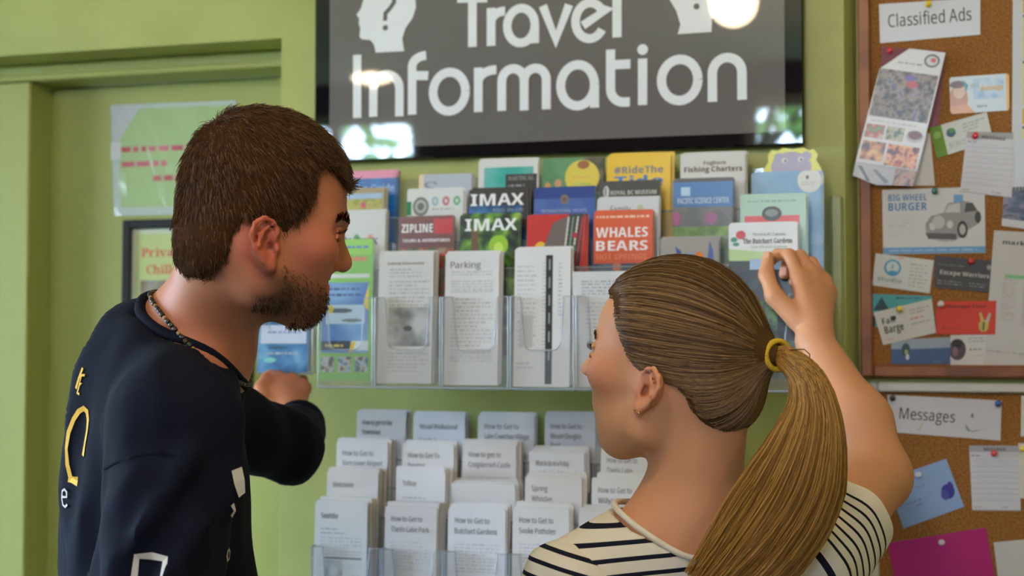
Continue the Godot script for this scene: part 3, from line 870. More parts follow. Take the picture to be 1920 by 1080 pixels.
	p.oval(0.52, 0.17, 0.2, 0.06, srgb(120, 160, 200)); p.oval(0.54, 0.2, 0.2, 0.045, srgb(150, 180, 60)); p.oval(0.66, 0.15, 0.08, 0.045, srgb(220, 110, 40)); p.poly([Vector2(0.25, 0.06), Vector2(0.36, 0.1), Vector2(0.34, 0.2), Vector2(0.24, 0.22), Vector2(0.3, 0.14)], srgb(60, 80, 150)); p.poly([Vector2(0.84, 0.02), Vector2(0.9, 0.1), Vector2(0.92, 0.25), Vector2(0.78, 0.25)], srgb(80, 100, 160))
	leaf("grey leaflet with a small bright landscape emblem", "with the landscape emblem", -0.372, -0.2833, 1.7065, 0.2, 0.15, p, M.print, 2)
	p = pic(130, 260, srgb(30, 36, 30), 47)
	p.col(0, 0, 1, 0.2, srgb(212, 214, 214)); p.poly([Vector2(0, 0.16), Vector2(1, 0.2), Vector2(1, 0.3), Vector2(0.75, 0.24), Vector2(0.0, 0.24)], srgb(170, 196, 130)); p.col(0.3, 0.23, 0.95, 0.3, srgb(150, 176, 206))
	p.photo(0.0, 0.3, 1.0, 0.55, [srgb(14, 18, 16), srgb(24, 30, 26), srgb(40, 52, 36)], 4.0); p.photo(0.0, 0.5, 0.7, 0.75, [srgb(30, 46, 24), srgb(60, 96, 36), srgb(100, 140, 60)], 7.0); p.photo(0.3, 0.75, 1.0, 1.0, [srgb(50, 70, 40), srgb(90, 110, 80), srgb(120, 120, 124)], 6.0)
	p.oval(0.17, 0.07, 0.07, 0.028, srgb(190, 50, 60)); p.oval(0.07, 0.1, 0.05, 0.016, srgb(50, 130, 100)); p.oval(0.1, 0.13, 0.05, 0.012, srgb(50, 130, 100))
	o = leaf("garden brochure with white heading and red rose over dark trees", "of the rose garden", -0.2624, -0.1629, 1.7228, 0.228, 0.188, p, M.gloss, 4, 3.0, 0.004)
	write(o, "The Butchart Gardens", 0.2, 0.92, 0.125, 0.032, M.ink, "serif_bold"); write(o, "Victoria BC Canada", 0.34, 0.82, 0.075, 0.018, M.grey_ink, "serif"); write(o, "Over 100 years in bloom", 0.32, 0.84, 0.155, 0.014, mat(srgb(90, 120, 80), 0.6), "serif")
	# second tier
	p = pic(110, 260, srgb(150, 132, 92), 51)
	p.col(0.0, 0.04, 0.94, 0.085, srgb(150, 178, 206)); p.photo(0.0, 0.085, 0.94, 0.18, [srgb(130, 130, 40), srgb(166, 166, 70), srgb(170, 140, 60)], 9.0); p.oval(0.5, 0.13, 0.06, 0.025, srgb(190, 60, 90)); p.col(0.0, 0.18, 0.94, 0.24, srgb(96, 96, 104)); p.lines(0.2, 0.19, 0.6, 0.23, 1, srgb(190, 180, 180))
	leaf("tan leaflet with yellow lettering under a pale blue strip", "with yellow lettering on tan", -0.9148, -0.8408, 1.8034, 0.21, 0.1, p, M.gloss, 2)
	p = pic(120, 260, srgb(212, 212, 210), 52)
	p.col(0.0, 0.09, 0.09, 0.2, srgb(40, 130, 80)); p.oval(0.25, 0.13, 0.14, 0.075, srgb(120, 120, 116)); p.oval(0.25, 0.13, 0.1, 0.052, srgb(176, 176, 172)); p.oval(0.25, 0.13, 0.06, 0.03, srgb(110, 110, 106))
	for i in 3:
		p.oval(0.5 + i * 0.19, 0.09, 0.062, 0.036, [srgb(150, 176, 188), srgb(190, 110, 118), srgb(104, 170, 124)][i]); p.oval(0.5 + i * 0.19, 0.09, 0.028, 0.017, srgb(200, 204, 202))
	p.lines(0.45, 0.14, 0.9, 0.17, 1, srgb(150, 150, 150)); p.poly([Vector2(0, 0.2), Vector2(0.3, 0.25), Vector2(0.3, 0.35), Vector2(0, 0.35)], srgb(120, 150, 170))
	leaf("white leaflet with grey seal and three coloured badges", "with the grey seal", -0.8015, -0.7038, 1.798, 0.21, 0.1, p, M.print, 2)
	p = pic(120, 260, srgb(40, 38, 38), 53)
	p.photo(0, 0.12, 1, 0.6, [srgb(24, 50, 80), srgb(40, 90, 140), srgb(70, 120, 170)], 3.0); p.col(0, 0, 1, 0.12, srgb(52, 44, 40)); p.poly([Vector2(0, 0.14), Vector2(0.25, 0.22), Vector2(0.25, 0.3), Vector2(0, 0.3)], srgb(70, 96, 190))
	p.col(0.9, 0.0, 1.0, 0.3, srgb(56, 46, 44))
	o = leaf("dark ocean leaflet with huge white capitals above blue water", "on the ocean film", -0.6947, -0.5958, 1.7966, 0.224, 0.1, p, M.gloss, 2)
	write(o, "IMAX", 0.03, 0.94, 0.12, 0.085, M.white_ink, "sans_bold"); write(o, "BIG BLUE", 0.42, 0.94, 0.165, 0.022, mat(srgb(150, 160, 170), 0.5))
	p = pic(120, 260, srgb(52, 84, 156), 54)
	p.col(0, 0, 1, 0.08, srgb(36, 60, 132)); p.photo(0, 0.08, 1, 1, [srgb(62, 92, 162), srgb(78, 104, 168)], 2.0); p.oval(0.5, 0.085, 0.07, 0.035, srgb(128, 112, 96)); p.oval(0.5, 0.085, 0.04, 0.02, srgb(110, 90, 84))
	o = leaf("royal blue leaflet with a small bronze crest", "with the bronze crest", -0.5852, -0.4845, 1.7951, 0.224, 0.1, p, M.gloss, 2)
	write(o, "INTERNATIONAL YACHTS", 0.12, 0.86, 0.175, 0.022, mat(srgb(176, 184, 208), 0.5))
	p = pic(120, 260, srgb(76, 72, 68), 55)
	p.oval(0.12, 0.085, 0.05, 0.05, srgb(200, 200, 198)); p.col(0.105, 0.05, 0.125, 0.12, srgb(76, 72, 68))
	o = leaf("charcoal museum leaflet with pale emblem and small capitals", "of the charcoal museum", -0.4784, -0.3811, 1.8021, 0.19, 0.1, p, M.print, 1)
	write(o, "ROYAL BC MUSEUM", 0.19, 0.94, 0.11, 0.035, mat(srgb(196, 196, 192), 0.6), "sans_bold")
	p = pic(120, 200, srgb(206, 206, 210), 56)
	p.oval(0.7, 0.09, 0.05, 0.03, srgb(180, 190, 150))
	o = leaf("plain white family leaflet between the museum and whale leaflets", "headed family", -0.478, -0.3798, 1.7742, 0.19, 0.118, p, M.print, 1)
	write(o, "Family", 0.22, 0.55, 0.115, 0.05, M.grey_ink)
	p = pic(130, 260, srgb(70, 120, 180), 57)
	p.col(0, 0, 1, 0.018, srgb(80, 80, 84)); p.photo(0.0, 0.19, 1.0, 0.34, [srgb(100, 104, 108), srgb(120, 116, 120), srgb(96, 100, 96)], 3.0); p.photo(0.0, 0.33, 1.0, 1.0, [srgb(84, 124, 52), srgb(110, 146, 66), srgb(130, 164, 84)], 4.0)
	p.oval(0.06, 0.27, 0.07, 0.05, srgb(180, 90, 150)); p.oval(0.64, 0.27, 0.1, 0.04, srgb(166, 100, 150)); p.col(0.14, 0.05, 0.3, 0.115, srgb(176, 200, 222))
	o = leaf("blue science center leaflet with pink flowers and green lawn", "with pink flowers and lawn", -0.3609, -0.268, 1.801, 0.224, 0.1, p, M.gloss, 3)
	write(o, "PACIFIC SCIENCE CENTER", 0.08, 0.94, 0.165, 0.04, mat(srgb(196, 214, 232), 0.5), "sans_bold")
	p = pic(130, 260, srgb(164, 196, 178), 58)
	p.col(0.06, 0.14, 0.9, 0.3, srgb(206, 70, 74)); p.oval(0.47, 0.125, 0.15, 0.05, srgb(50, 60, 58)); p.oval(0.47, 0.12, 0.1, 0.025, srgb(120, 128, 126)); p.lines(0.1, 0.03, 0.85, 0.06, 1, srgb(120, 150, 136))
	o = leaf("mint green guide with red block and black oval seal", "with red block on mint", -0.2509, -0.154, 1.7702, 0.224, 0.136, p, M.gloss, 3)
	write(o, "VICTORIA", 0.1, 0.88, 0.255, 0.055, mat(srgb(236, 208, 200), 0.5), "sans_bold")
	# back tier
	p = pic(120, 260, srgb(30, 110, 180), 61)
	p.col(0, 0, 1, 0.05, srgb(214, 130, 160)); p.photo(0, 0.05, 1, 0.5, [srgb(24, 90, 160), srgb(30, 120, 186)], 2.0); p.poly([Vector2(0, 0.05), Vector2(0.2, 0.05), Vector2(0.14, 0.16), Vector2(0, 0.16)], srgb(176, 186, 220))
	o = leaf("thick blue guide magazine with a pink top edge", "of the blue and pink guide", -0.9277, -0.8361, 1.8366, 0.235, 0.06, p, M.gloss, 5)
	write(o, "The Guide", 0.16, 0.97, 0.145, 0.05, mat(srgb(176, 198, 226), 0.5), "serif")
	p = pic(110, 260, srgb(178, 184, 194), 62)
	p.col(0, 0, 0.1, 0.5, srgb(222, 206, 172))
	o = leaf("pale grey leaflet with swirling script and cream edge", "in grey swirling script", -0.7953, -0.7027, 1.8287, 0.224, 0.06, p, M.print, 1)
	write(o, "S", 0.1, 0.36, 0.15, 0.095, mat(srgb(130, 140, 148), 0.6), "serif"); write(o, "horeline", 0.3, 0.84, 0.145, 0.03, mat(srgb(84, 92, 98), 0.6), "serif")
	p = pic(120, 260, srgb(212, 210, 208), 63)
	p.photo(0.1, 0.06, 0.92, 0.5, [srgb(50, 160, 150), srgb(80, 176, 164), srgb(110, 180, 176)], 2.0); p.col(0.46, 0.115, 0.98, 0.5, srgb(54, 50, 48)); p.lines(0.5, 0.18, 0.92, 0.22, 1, srgb(120, 118, 116))
	o = leaf("white bordered teal leaflet with a dark corner block", "in teal with white border", -0.6907, -0.5886, 1.849, 0.224, 0.06, p, M.print, 1)
	write(o, "NAUTICAL", 0.5, 0.93, 0.155, 0.03, mat(srgb(150, 148, 146), 0.6), "serif_bold")
	p = pic(120, 260, srgb(96, 140, 100), 64)
	p.photo(0, 0, 1, 0.5, [srgb(84, 130, 90), srgb(104, 150, 106)], 2.0); p.photo(0.7, 0.0, 1.0, 0.25, [srgb(60, 66, 50), srgb(110, 100, 80)], 8.0); p.oval(0.66, 0.14, 0.28, 0.125, srgb(222, 200, 80)); p.oval(0.68, 0.05, 0.1, 0.03, srgb(160, 96, 60)); p.lines(0.52, 0.13, 0.8, 0.16, 1, srgb(216, 150, 60)); p.lines(0.5, 0.18, 0.82, 0.21, 1, srgb(150, 180, 80)); p.oval(0.1, 0.2, 0.05, 0.03, srgb(210, 150, 80)); p.oval(0.27, 0.18, 0.06, 0.03, srgb(200, 150, 110))
	leaf("green leaflet with a large yellow disc and food photo", "with the large yellow disc", -0.5822, -0.4809, 1.8469, 0.224, 0.06, p, M.gloss, 1)
	p = pic(120, 260, srgb(232, 190, 50), 65)
	o = leaf("bright yellow leaflet with blue lettering on riding the tide", "in yellow on the tide", -0.4747, -0.3707, 1.8483, 0.224, 0.06, p, M.gloss, 2, 3.0, 0.008, 0.006)
	write(o, "#RideThe", 0.12, 0.88, 0.13, 0.05, mat(srgb(110, 120, 140), 0.5), "sans_bold"); write(o, "Tide", 0.12, 0.88, 0.225, 0.075, mat(srgb(60, 120, 186), 0.5), "sans_bold")
	p = pic(120, 260, srgb(212, 211, 208), 66)
	o = leaf("white fishing charter leaflet with dark bold heading", "on fishing charters", -0.3553, -0.2526, 1.8482, 0.224, 0.06, p, M.print, 2, 3.0, 0.008, 0.006)
	write(o, "Foghorn", 0.36, 0.7, 0.085, 0.026, mat(srgb(110, 70, 60), 0.6), "sans_bold"); write(o, "Fishing Charters", 0.06, 0.95, 0.135, 0.036, mat(srgb(84, 52, 48), 0.6), "sans_bold"); write(o, "Sooke B C", 0.3, 0.75, 0.2, 0.02, M.grey_ink)
	p = pic(130, 260, srgb(112, 156, 196), 67)
	p.photo(0, 0, 1, 0.5, [srgb(104, 150, 190), srgb(128, 168, 202)], 2.0); p.oval(0.83, 0.06, 0.17, 0.085, srgb(206, 206, 204)); p.oval(0.8, 0.04, 0.02, 0.014, srgb(70, 70, 74)); p.lines(0.72, 0.07, 0.94, 0.1, 2, srgb(150, 150, 150))
	o = leaf("sky blue leaflet with a white quarter disc", "in sky blue with white disc", -0.2413, -0.1351, 1.8106, 0.224, 0.082, p, M.gloss, 1)
	write(o, "Coastal Life", 0.1, 0.75, 0.215, 0.05, mat(srgb(86, 120, 152), 0.5), "sans_bold")
	# a card cut out in the shape of a grey animal's head on a yellow ground
	var cc: Array = [Vector2(-0.2183, 1.8416), Vector2(-0.2125, 1.8498), Vector2(-0.2035, 1.8478), Vector2(-0.1952, 1.8525), Vector2(-0.1804, 1.8494), Vector2(-0.1641, 1.8522), Vector2(-0.156, 1.8468), Vector2(-0.1478, 1.849), Vector2(-0.1414, 1.8397), Vector2(-0.1447, 1.8315), Vector2(-0.1359, 1.8162), Vector2(-0.1366, 1.7317), Vector2(-0.2257, 1.7337), Vector2(-0.2251, 1.8192), Vector2(-0.2176, 1.8306)]
	p = pic(110, 150, srgb(216, 214, 70), 68)
	p.oval(0.48, 0.26, 0.34, 0.2, srgb(164, 152, 176)); p.oval(0.27, 0.13, 0.08, 0.06, srgb(164, 152, 176)); p.oval(0.74, 0.12, 0.08, 0.06, srgb(164, 152, 176)); p.oval(0.37, 0.17, 0.05, 0.035, srgb(206, 204, 200)); p.oval(0.64, 0.16, 0.05, 0.035, srgb(206, 204, 200)); p.oval(0.38, 0.175, 0.02, 0.016, srgb(70, 66, 74)); p.oval(0.65, 0.165, 0.02, 0.016, srgb(70, 66, 74))
	var b := Rect2(cc[0], Vector2.ZERO)
	for q in cc:
		b = b.expand(q)
	paper("shaped_card", "yellow shaped card with a lilac animal face above the brochures", "card", cc, 0.054, p, M.gloss, "", 0.002, [Vector2(b.position.x, b.end.y), b.end, Vector2(b.end.x, b.position.y), b.position])

func lower_rack() -> void:
	var rack := base("leaflet_rack", Vector3(-0.7067, 1.1013, 0.0))
	tag(rack, "clear tiered rack of white direction sheets on the green wall", "rack")
	var cols := [-0.9182, -0.7995, -0.697, -0.5954, -0.4929, -0.3915]
	var yb: float = 1.0932
	var yt: float = 1.2279
	part("back_panel", boxm(Vector3(cols[0], yb, 0.001) - rack.position, Vector3(cols[5], 1.3546, 0.004) - rack.position), M.clear, rack)
	for r in 4:
		var z := 0.2165 - 0.048 * r
		for k in 5:
			pocket(rack, cols[k] + 0.002, cols[k + 1] - 0.002, yb + 0.042 * r, yt + 0.042 * r, z, 0.042, r == 0)
	for e in [
		["white direction sheet headed how to get to the inner city", "on the inner city", -0.9066, -0.8187, 1.4329, 0.2, 0.055, "How to get to the", "Downtown", 2, 70],
		["white direction sheet headed visual walkabout", "on the walkabout", -0.8054, -0.7149, 1.4298, 0.2, 0.055, "", "Visual Walkabout", 3, 71],
		["white direction sheet on getting to the lake village", "on the lake village", -0.6928, -0.5965, 1.4297, 0.2, 0.055, "How to Get to", "Lake Cowichan Village", 2, 72],
		["white direction sheet on getting to the mountain park", "on the mountain park", -0.5794, -0.4944, 1.432, 0.2, 0.055, "How to Get to", "Mount Douglas", 3, 73],
		["white direction sheet on getting to the airport", "on the airport", -0.9222, -0.8318, 1.3851, 0.2, 0.105, "How to Get to", "Vancouver Airport", 5, 74],
		["white direction sheet on getting to the ferry town", "on the ferry town", -0.8068, -0.7179, 1.3838, 0.2, 0.105, "How to Get To", "Nanaimo", 3, 75],
		["white direction sheet on getting to the hilltop castle", "on the hilltop castle", -0.7034, -0.614, 1.3875, 0.2, 0.105, "How to get to", "Craigdarroch Castle", 3, 76],
		["white direction sheet about a night out in town", "about a night out", -0.5929, -0.5024, 1.3762, 0.2, 0.105, "What to do on a Friday", "night in Victoria", 4, 77],
		["white direction sheet on getting to the park with a lake", "on the park with a lake", -0.4758, -0.3953, 1.3835, 0.2, 0.105, "How to Get to", "Thetis Lake", 2, 78],
		["white direction sheet headed with the name of a mainland city", "on the mainland city", -0.9185, -0.8299, 1.3403, 0.2, 0.153, "", "Vancouver", 7, 79],
		["white direction sheet headed with the name of a surf town", "on the surf town", -0.798, -0.7163, 1.3432, 0.2, 0.153, "Tofino", "", 3, 80],
		["white direction sheet bent forward over the flower garden sheet", "bent forward", -0.7074, -0.6023, 1.3283, 0.2, 0.153, "", "", 7, 81],
		["white direction sheet headed spring getaway", "on the spring getaway", -0.586, -0.4948, 1.3412, 0.2, 0.153, "Spring", "Whistler", 3, 82],
		["white direction sheet on getting to the swimming lake", "on the swimming lake", -0.4797, -0.3934, 1.3414, 0.2, 0.153, "How to Get to", "Willy's Lake", 2, 83],
		["white direction sheet with a small grey map, headed by a port city", "with the small grey map", -0.9183, -0.8294, 1.2958, 0.2, 0.2, "", "Seattle", 7, 84],
		["white direction sheet on getting to the lake park in the lowest tier", "on the lake park", -0.7999, -0.7145, 1.2928, 0.2, 0.2, "How to Get to", "Thetis Lake Park", 5, 85],
		["white direction sheet on getting to the flower gardens", "on the flower gardens", -0.6962, -0.6036, 1.2937, 0.2, 0.2, "How to Get to", "Butchart Gardens", 3, 86],
		["white direction sheet on getting to the river pools", "on the river pools", -0.5925, -0.5039, 1.2977, 0.2, 0.2, "How to Get to", "Sooke Potholes", 4, 87],
		["white direction sheet of fine print only in the lowest tier", "of fine print in the lowest tier", -0.489, -0.3994, 1.2962, 0.2, 0.2, "", "", 5, 88],
	]:
		var tone: Color = [srgb(214, 211, 208), srgb(208, 203, 200), srgb(216, 214, 214)][int(e[10]) % 3]
		var bent: bool = e[1] == "bent forward"
		var p := pic(100, 220, tone, e[10])
		p.lines(0.12, 0.27, 0.9, 0.5, 9, srgb(178, 176, 178)); p.lines(0.12, 0.54, 0.85, 0.8, 9, srgb(182, 180, 182))
		if e[7] == "" or e[8] == "":
			p.lines(0.12, 0.2, 0.6, 0.26, 2, srgb(150, 148, 150))
		if e[8] == "Seattle":
			p.col(0.2, 0.43, 0.9, 1.0, tone); p.col(0.2, 0.43, 0.9, 0.445, srgb(110, 112, 116)); p.photo(0.2, 0.45, 0.55, 0.95, [srgb(130, 134, 138), srgb(180, 182, 184), srgb(206, 206, 206)], 4.0); p.lines(0.58, 0.47, 0.9, 0.9, 6, srgb(196, 196, 196))
		var o := leaf(e[0], e[1], e[2], e[3], e[4], e[5], e[6], p, M.print, e[9], -6.0 if bent else (-4.0 if e[1] == "about a night out" else 3.0), 0.0042, 0.008)
		if e[7] != "":
			write(o, e[7], 0.12, 0.12 + 0.6 * minf(1.0, (e[7] as String).length() / 13.0), 0.115, 0.042, M.grey_ink)
		if e[8] != "":
			var n := (e[8] as String).length()
			write(o, e[8], 0.12, 0.12 + 0.78 * minf(1.0, n / 17.0), 0.195 if e[7] != "" else 0.125, 0.042, M.grey_ink)
		if e[8] == "Mount Douglas":
			write(o, "Park", 0.12, 0.32, 0.265, 0.038, M.grey_ink)

# ---------------------------------------------------------------- cork boards and what is pinned to them
const CZ := -0.019     # face of the cork
func board(called: String, label: String, L: float, R: float, B: float, T: float, f: float, m: Material) -> void:
	var o := base(called, Vector3((L + R) / 2, B, -0.035))
	tag(o, label, "board")
	var q := o.position
	part("cork_sheet", boxm(Vector3(L + f * 0.5, B + f * 0.5, -0.034) - q, Vector3(R - f * 0.5, T - f * 0.5, CZ) - q), M.cork, o)
	for b in [[L, L + f, B, T], [R - f, R, B, T], [L + f, R - f, B, B + f], [L + f, R - f, T - f, T]]:
		part("frame_bar", boxm(Vector3(b[0], b[2], -0.034) - q, Vector3(b[1], b[3], -0.008) - q, 0.0025), m, o)
func cork_boards() -> void:
	board("wood_cork_board", "cork board in a wooden frame crowded with ads and cards", -0.0826, 0.62, 1.4943, 2.25, 0.019, M.wood)
	board("white_cork_board", "cork board in a white frame headed messages", -0.0709, 0.62, 0.95, 1.4852, 0.014, M.white_frame)
	var z := CZ
	# classified ads heading, laminated
	var p := pic(200, 80, srgb(206, 206, 212), 101)
	var o := paper("heading_label", "white laminated label reading classified ads", "label", [Vector2(-0.0494, 2.0858), Vector2(0.1039, 2.086), Vector2(0.1032, 2.0281), Vector2(-0.0483, 2.0234)], z + 0.001, p, M.gloss)
	write(o, "Classified Ads", 0.09, 0.92, 0.62, 0.33, M.ink, "sans")
	# maroon leaflet under the food leaflet
	p = pic(60, 140, srgb(132, 70, 84), 102)
	paper("paper_sheet", "maroon paper sheet showing behind the slanting food leaflet", "paper", [Vector2(-0.0451, 2.0173), Vector2(0.0504, 2.0051), Vector2(0.0395, 1.8844), Vector2(-0.0577, 1.8969)], z + 0.0005, p, M.print)
	p = pic(60, 60, srgb(206, 202, 200), 103)
	paper("paper_sheet", "plain white paper sheet showing behind the slanting food leaflet", "paper", [Vector2(-0.0089, 1.8864), Vector2(0.0265, 1.8765), Vector2(0.0329, 1.794), Vector2(-0.0586, 1.7967)], z + 0.0005, p, M.print)
	p = pic(130, 240, srgb(212, 208, 206), 104)
	p.photo(0.05, 0.2, 0.97, 0.6, [srgb(40, 36, 32), srgb(90, 74, 58), srgb(130, 110, 90), srgb(150, 130, 120), srgb(80, 80, 90)], 8.0)
	p.oval(0.55, 0.25, 0.08, 0.03, srgb(110, 80, 150)); p.oval(0.6, 0.3, 0.1, 0.03, srgb(180, 70, 60)); p.photo(0.08, 0.45, 0.7, 0.6, [srgb(36, 32, 28), srgb(140, 120, 90), srgb(60, 50, 42)], 10.0)
	p.lines(0.3, 0.12, 0.7, 0.15, 1, srgb(130, 128, 126)); p.oval(0.82, 0.085, 0.12, 0.055, srgb(90, 88, 88)); p.oval(0.82, 0.085, 0.09, 0.04, srgb(200, 196, 194)); p.oval(0.84, 0.08, 0.04, 0.02, srgb(190, 60, 70)); p.lines(0.1, 0.63, 0.9, 0.655, 1, srgb(150, 146, 144))
	p.photo(0.05, 0.67, 0.34, 0.78, [srgb(90, 150, 60), srgb(180, 70, 60), srgb(190, 180, 150)], 9.0); p.photo(0.37, 0.67, 0.66, 0.78, [srgb(150, 130, 90), srgb(190, 180, 150), srgb(80, 90, 70)], 9.0); p.oval(0.83, 0.72, 0.14, 0.05, srgb(176, 172, 168)); p.oval(0.83, 0.71, 0.11, 0.035, srgb(110, 44, 40))
	p.photo(0.05, 0.81, 0.42, 0.97, [srgb(80, 40, 20), srgb(190, 120, 60), srgb(220, 170, 100)], 7.0); p.photo(0.46, 0.81, 0.96, 0.99, [srgb(90, 40, 24), srgb(210, 130, 70), srgb(226, 170, 110), srgb(180, 70, 50)], 7.0)
	paper("food_leaflet", "slanting food leaflet with a cut corner and photos of dishes", "leaflet", [Vector2(-0.0035, 2.01), Vector2(0.0509, 2.0002), Vector2(0.0066, 1.8161), Vector2(-0.0874, 1.8344), Vector2(-0.0493, 1.9803)], z + 0.0125, p, M.gloss, "", 0.0008, [Vector2(-0.044, 2.019), Vector2(0.0509, 2.0002), Vector2(0.0066, 1.8161), Vector2(-0.0874, 1.8344)])
	p = pic(100, 40, srgb(176, 172, 168), 105)
	p.photo(0.66, 0.0, 1.0, 1.0, [srgb(150, 80, 60), srgb(190, 150, 110), srgb(90, 60, 50)], 8.0); p.poly([Vector2(0.05, 0.2), Vector2(0.12, 0.2), Vector2(0.3, 0.9), Vector2(0.24, 0.9)], srgb(80, 78, 76)); p.poly([Vector2(0.3, 0.3), Vector2(0.36, 0.3), Vector2(0.6, 0.8), Vector2(0.54, 0.9)], srgb(100, 98, 96))
	paper("food_flap", "crumpled grey lower flap with cutlery print below the food photos", "leaflet", [Vector2(-0.0874, 1.8335), Vector2(0.0057, 1.8152), Vector2(-0.0001, 1.7928), Vector2(-0.0583, 1.797), Vector2(-0.0917, 1.8124)], z + 0.0135, p, M.gloss, "", 0.0008, [Vector2(-0.0874, 1.8352), Vector2(0.0057, 1.8152), Vector2(-0.0001, 1.7928), Vector2(-0.0917, 1.809)])
	# golden card
	p = pic(120, 76, srgb(204, 214, 220), 106)
	p.photo(0.4, 0.1, 0.92, 0.65, [srgb(206, 216, 222), srgb(186, 206, 224), srgb(160, 190, 216)], 5.0); p.col(0.95, 0.0, 1.0, 1.0, srgb(224, 168, 70)); p.oval(0.15, 0.62, 0.16, 0.4, srgb(196, 140, 104)); p.oval(0.16, 0.4, 0.1, 0.2, srgb(216, 176, 146)); p.oval(0.14, 0.22, 0.13, 0.1, srgb(110, 84, 66)); p.poly([Vector2(0.0, 0.8), Vector2(0.3, 0.75), Vector2(0.42, 1.0), Vector2(0.0, 1.0)], srgb(214, 150, 100)); p.poly([Vector2(0.22, 0.1), Vector2(0.32, 0.25), Vector2(0.28, 0.45)], srgb(90, 150, 150))
	o = paper("business_card", "rounded pale blue card with orange edge and a smiling face", "card", [Vector2(0.0563, 1.9602), Vector2(0.0587, 1.9634), Vector2(0.1418, 1.965), Vector2(0.1448, 1.9624), Vector2(0.145, 1.9108), Vector2(0.1426, 1.9076), Vector2(0.0605, 1.9054), Vector2(0.0573, 1.9089)], z + 0.001, p, M.gloss, "", 0.0008, [Vector2(0.0563, 1.9635), Vector2(0.1449, 1.9648), Vector2(0.1449, 1.9075), Vector2(0.0573, 1.9055)])
	write(o, "massage", 0.53, 0.9, 0.42, 0.14, mat(srgb(222, 170, 90), 0.5), "sans_bold"); write(o, "mind", 0.36, 0.5, 0.34, 0.16, mat(srgb(120, 160, 170), 0.5)); write(o, "spa", 0.45, 0.62, 0.86, 0.07, M.grey_ink)
	# green and white card
	p = pic(120, 76, srgb(206, 208, 204), 107)
	p.col(0, 0, 0.2, 1, srgb(98, 140, 40)); p.oval(0.1, 0.3, 0.07, 0.11, srgb(140, 176, 90)); p.oval(0.34, 0.36, 0.08, 0.14, srgb(70, 100, 130)); p.oval(0.36, 0.3, 0.05, 0.08, srgb(90, 150, 90)); p.lines(0.55, 0.2, 0.95, 0.5, 3, srgb(150, 160, 160)); p.lines(0.26, 0.66, 0.7, 0.86, 3, srgb(150, 156, 156))
	paper("business_card", "white card with a green end and globe emblem pinned aslant", "card", [Vector2(0.0258, 1.885), Vector2(0.1112, 1.9065), Vector2(0.1201, 1.862), Vector2(0.0365, 1.8367)], z + 0.0014, p, M.print)
	# message notes
	var note := func(label: String, q: Array, zz: float, sd: int) -> MeshInstance3D:
		var pp := pic(100, 125, srgb(206, 203, 208), sd)
		pp.col(0, 0, 1, 0.11, srgb(168, 166, 172)); pp.col(0, 0, 1, 0.012, srgb(110, 108, 114)); pp.lines(0.04, 0.14, 0.22, 0.19, 1, srgb(110, 108, 114))
		for i in 8:
			pp.col(0.04, 0.24 + i * 0.085, 0.96, 0.246 + i * 0.085, srgb(176, 172, 180)); pp.lines(0.12, 0.2 + i * 0.085, 0.85, 0.235 + i * 0.085, 1, srgb(172, 168, 190))
		pp.lines(0.05, 0.93, 0.2, 0.97, 1, srgb(140, 138, 142)); pp.lines(0.6, 0.93, 0.8, 0.97, 1, srgb(140, 138, 142)); pp.col(0, 0.985, 1, 1, srgb(140, 138, 144))
		var oo := paper("message_note", label, "note", q, zz, pp, M.print)
		write(oo, "MESSAGE", 0.3, 0.75, 0.085, 0.05, M.grey_ink, "sans_bold")
		return oo
	note.call("ruled message note under the green and white card", [Vector2(0.0816, 1.8767), Vector2(0.1499, 1.8723), Vector2(0.1463, 1.7715), Vector2(0.0702, 1.7828)], z + 0.002, 108)
	note.call("ruled message note below the messages label on the white board", [Vector2(0.0792, 1.3893), Vector2(0.1517, 1.3899), Vector2(0.1535, 1.2907), Vector2(0.0828, 1.2892)], z + 0.001, 109)
	# yellow timetable sheet
	p = pic(100, 280, srgb(204, 208, 214), 110)
	for b in [[0.04, 0.02, 0.14], [0.04, 0.61, 0.7]]:
		p.col(b[0] + 0.1, b[1], 1.0, b[2] - 0.01, srgb(222, 168, 60))
	for b in [[0.15, 0.36], [0.38, 0.59], [0.71, 0.76]]:
		p.col(0.14, b[0] - 0.012, 1, b[0], srgb(90, 90, 94)); p.col(0.14, b[0], 1, b[1], srgb(214, 206, 140)); p.lines(0.2, b[0], 0.9, b[1], int((b[1] - b[0]) * 60), srgb(120, 120, 110))
	paper("timetable_sheet", "white timetable sheet with yellow bands pinned at the board's top", "sheet", [Vector2(0.152, 2.0961), Vector2(0.2608, 2.092), Vector2(0.2565, 1.7897), Vector2(0.1466, 1.7881)], z + 0.0012, p, M.print)
	# car advert
	p = pic(200, 124, srgb(208, 209, 212), 111)
	p.col(0, 0.9, 1, 1, srgb(110, 158, 206)); p.lines(0.06, 0.925, 0.92, 0.975, 1, srgb(170, 196, 220)); p.lines(0.06, 0.4, 0.34, 0.75, 7, srgb(186, 190, 196))
	p.oval(0.62, 0.62, 0.2, 0.2, srgb(172, 172, 174)); p.poly([Vector2(0.42, 0.55), Vector2(0.48, 0.42), Vector2(0.6, 0.38), Vector2(0.64, 0.24), Vector2(0.78, 0.2), Vector2(0.88, 0.24), Vector2(0.95, 0.4), Vector2(0.94, 0.55), Vector2(0.8, 0.68), Vector2(0.72, 0.78), Vector2(0.46, 0.76)], srgb(150, 150, 152))
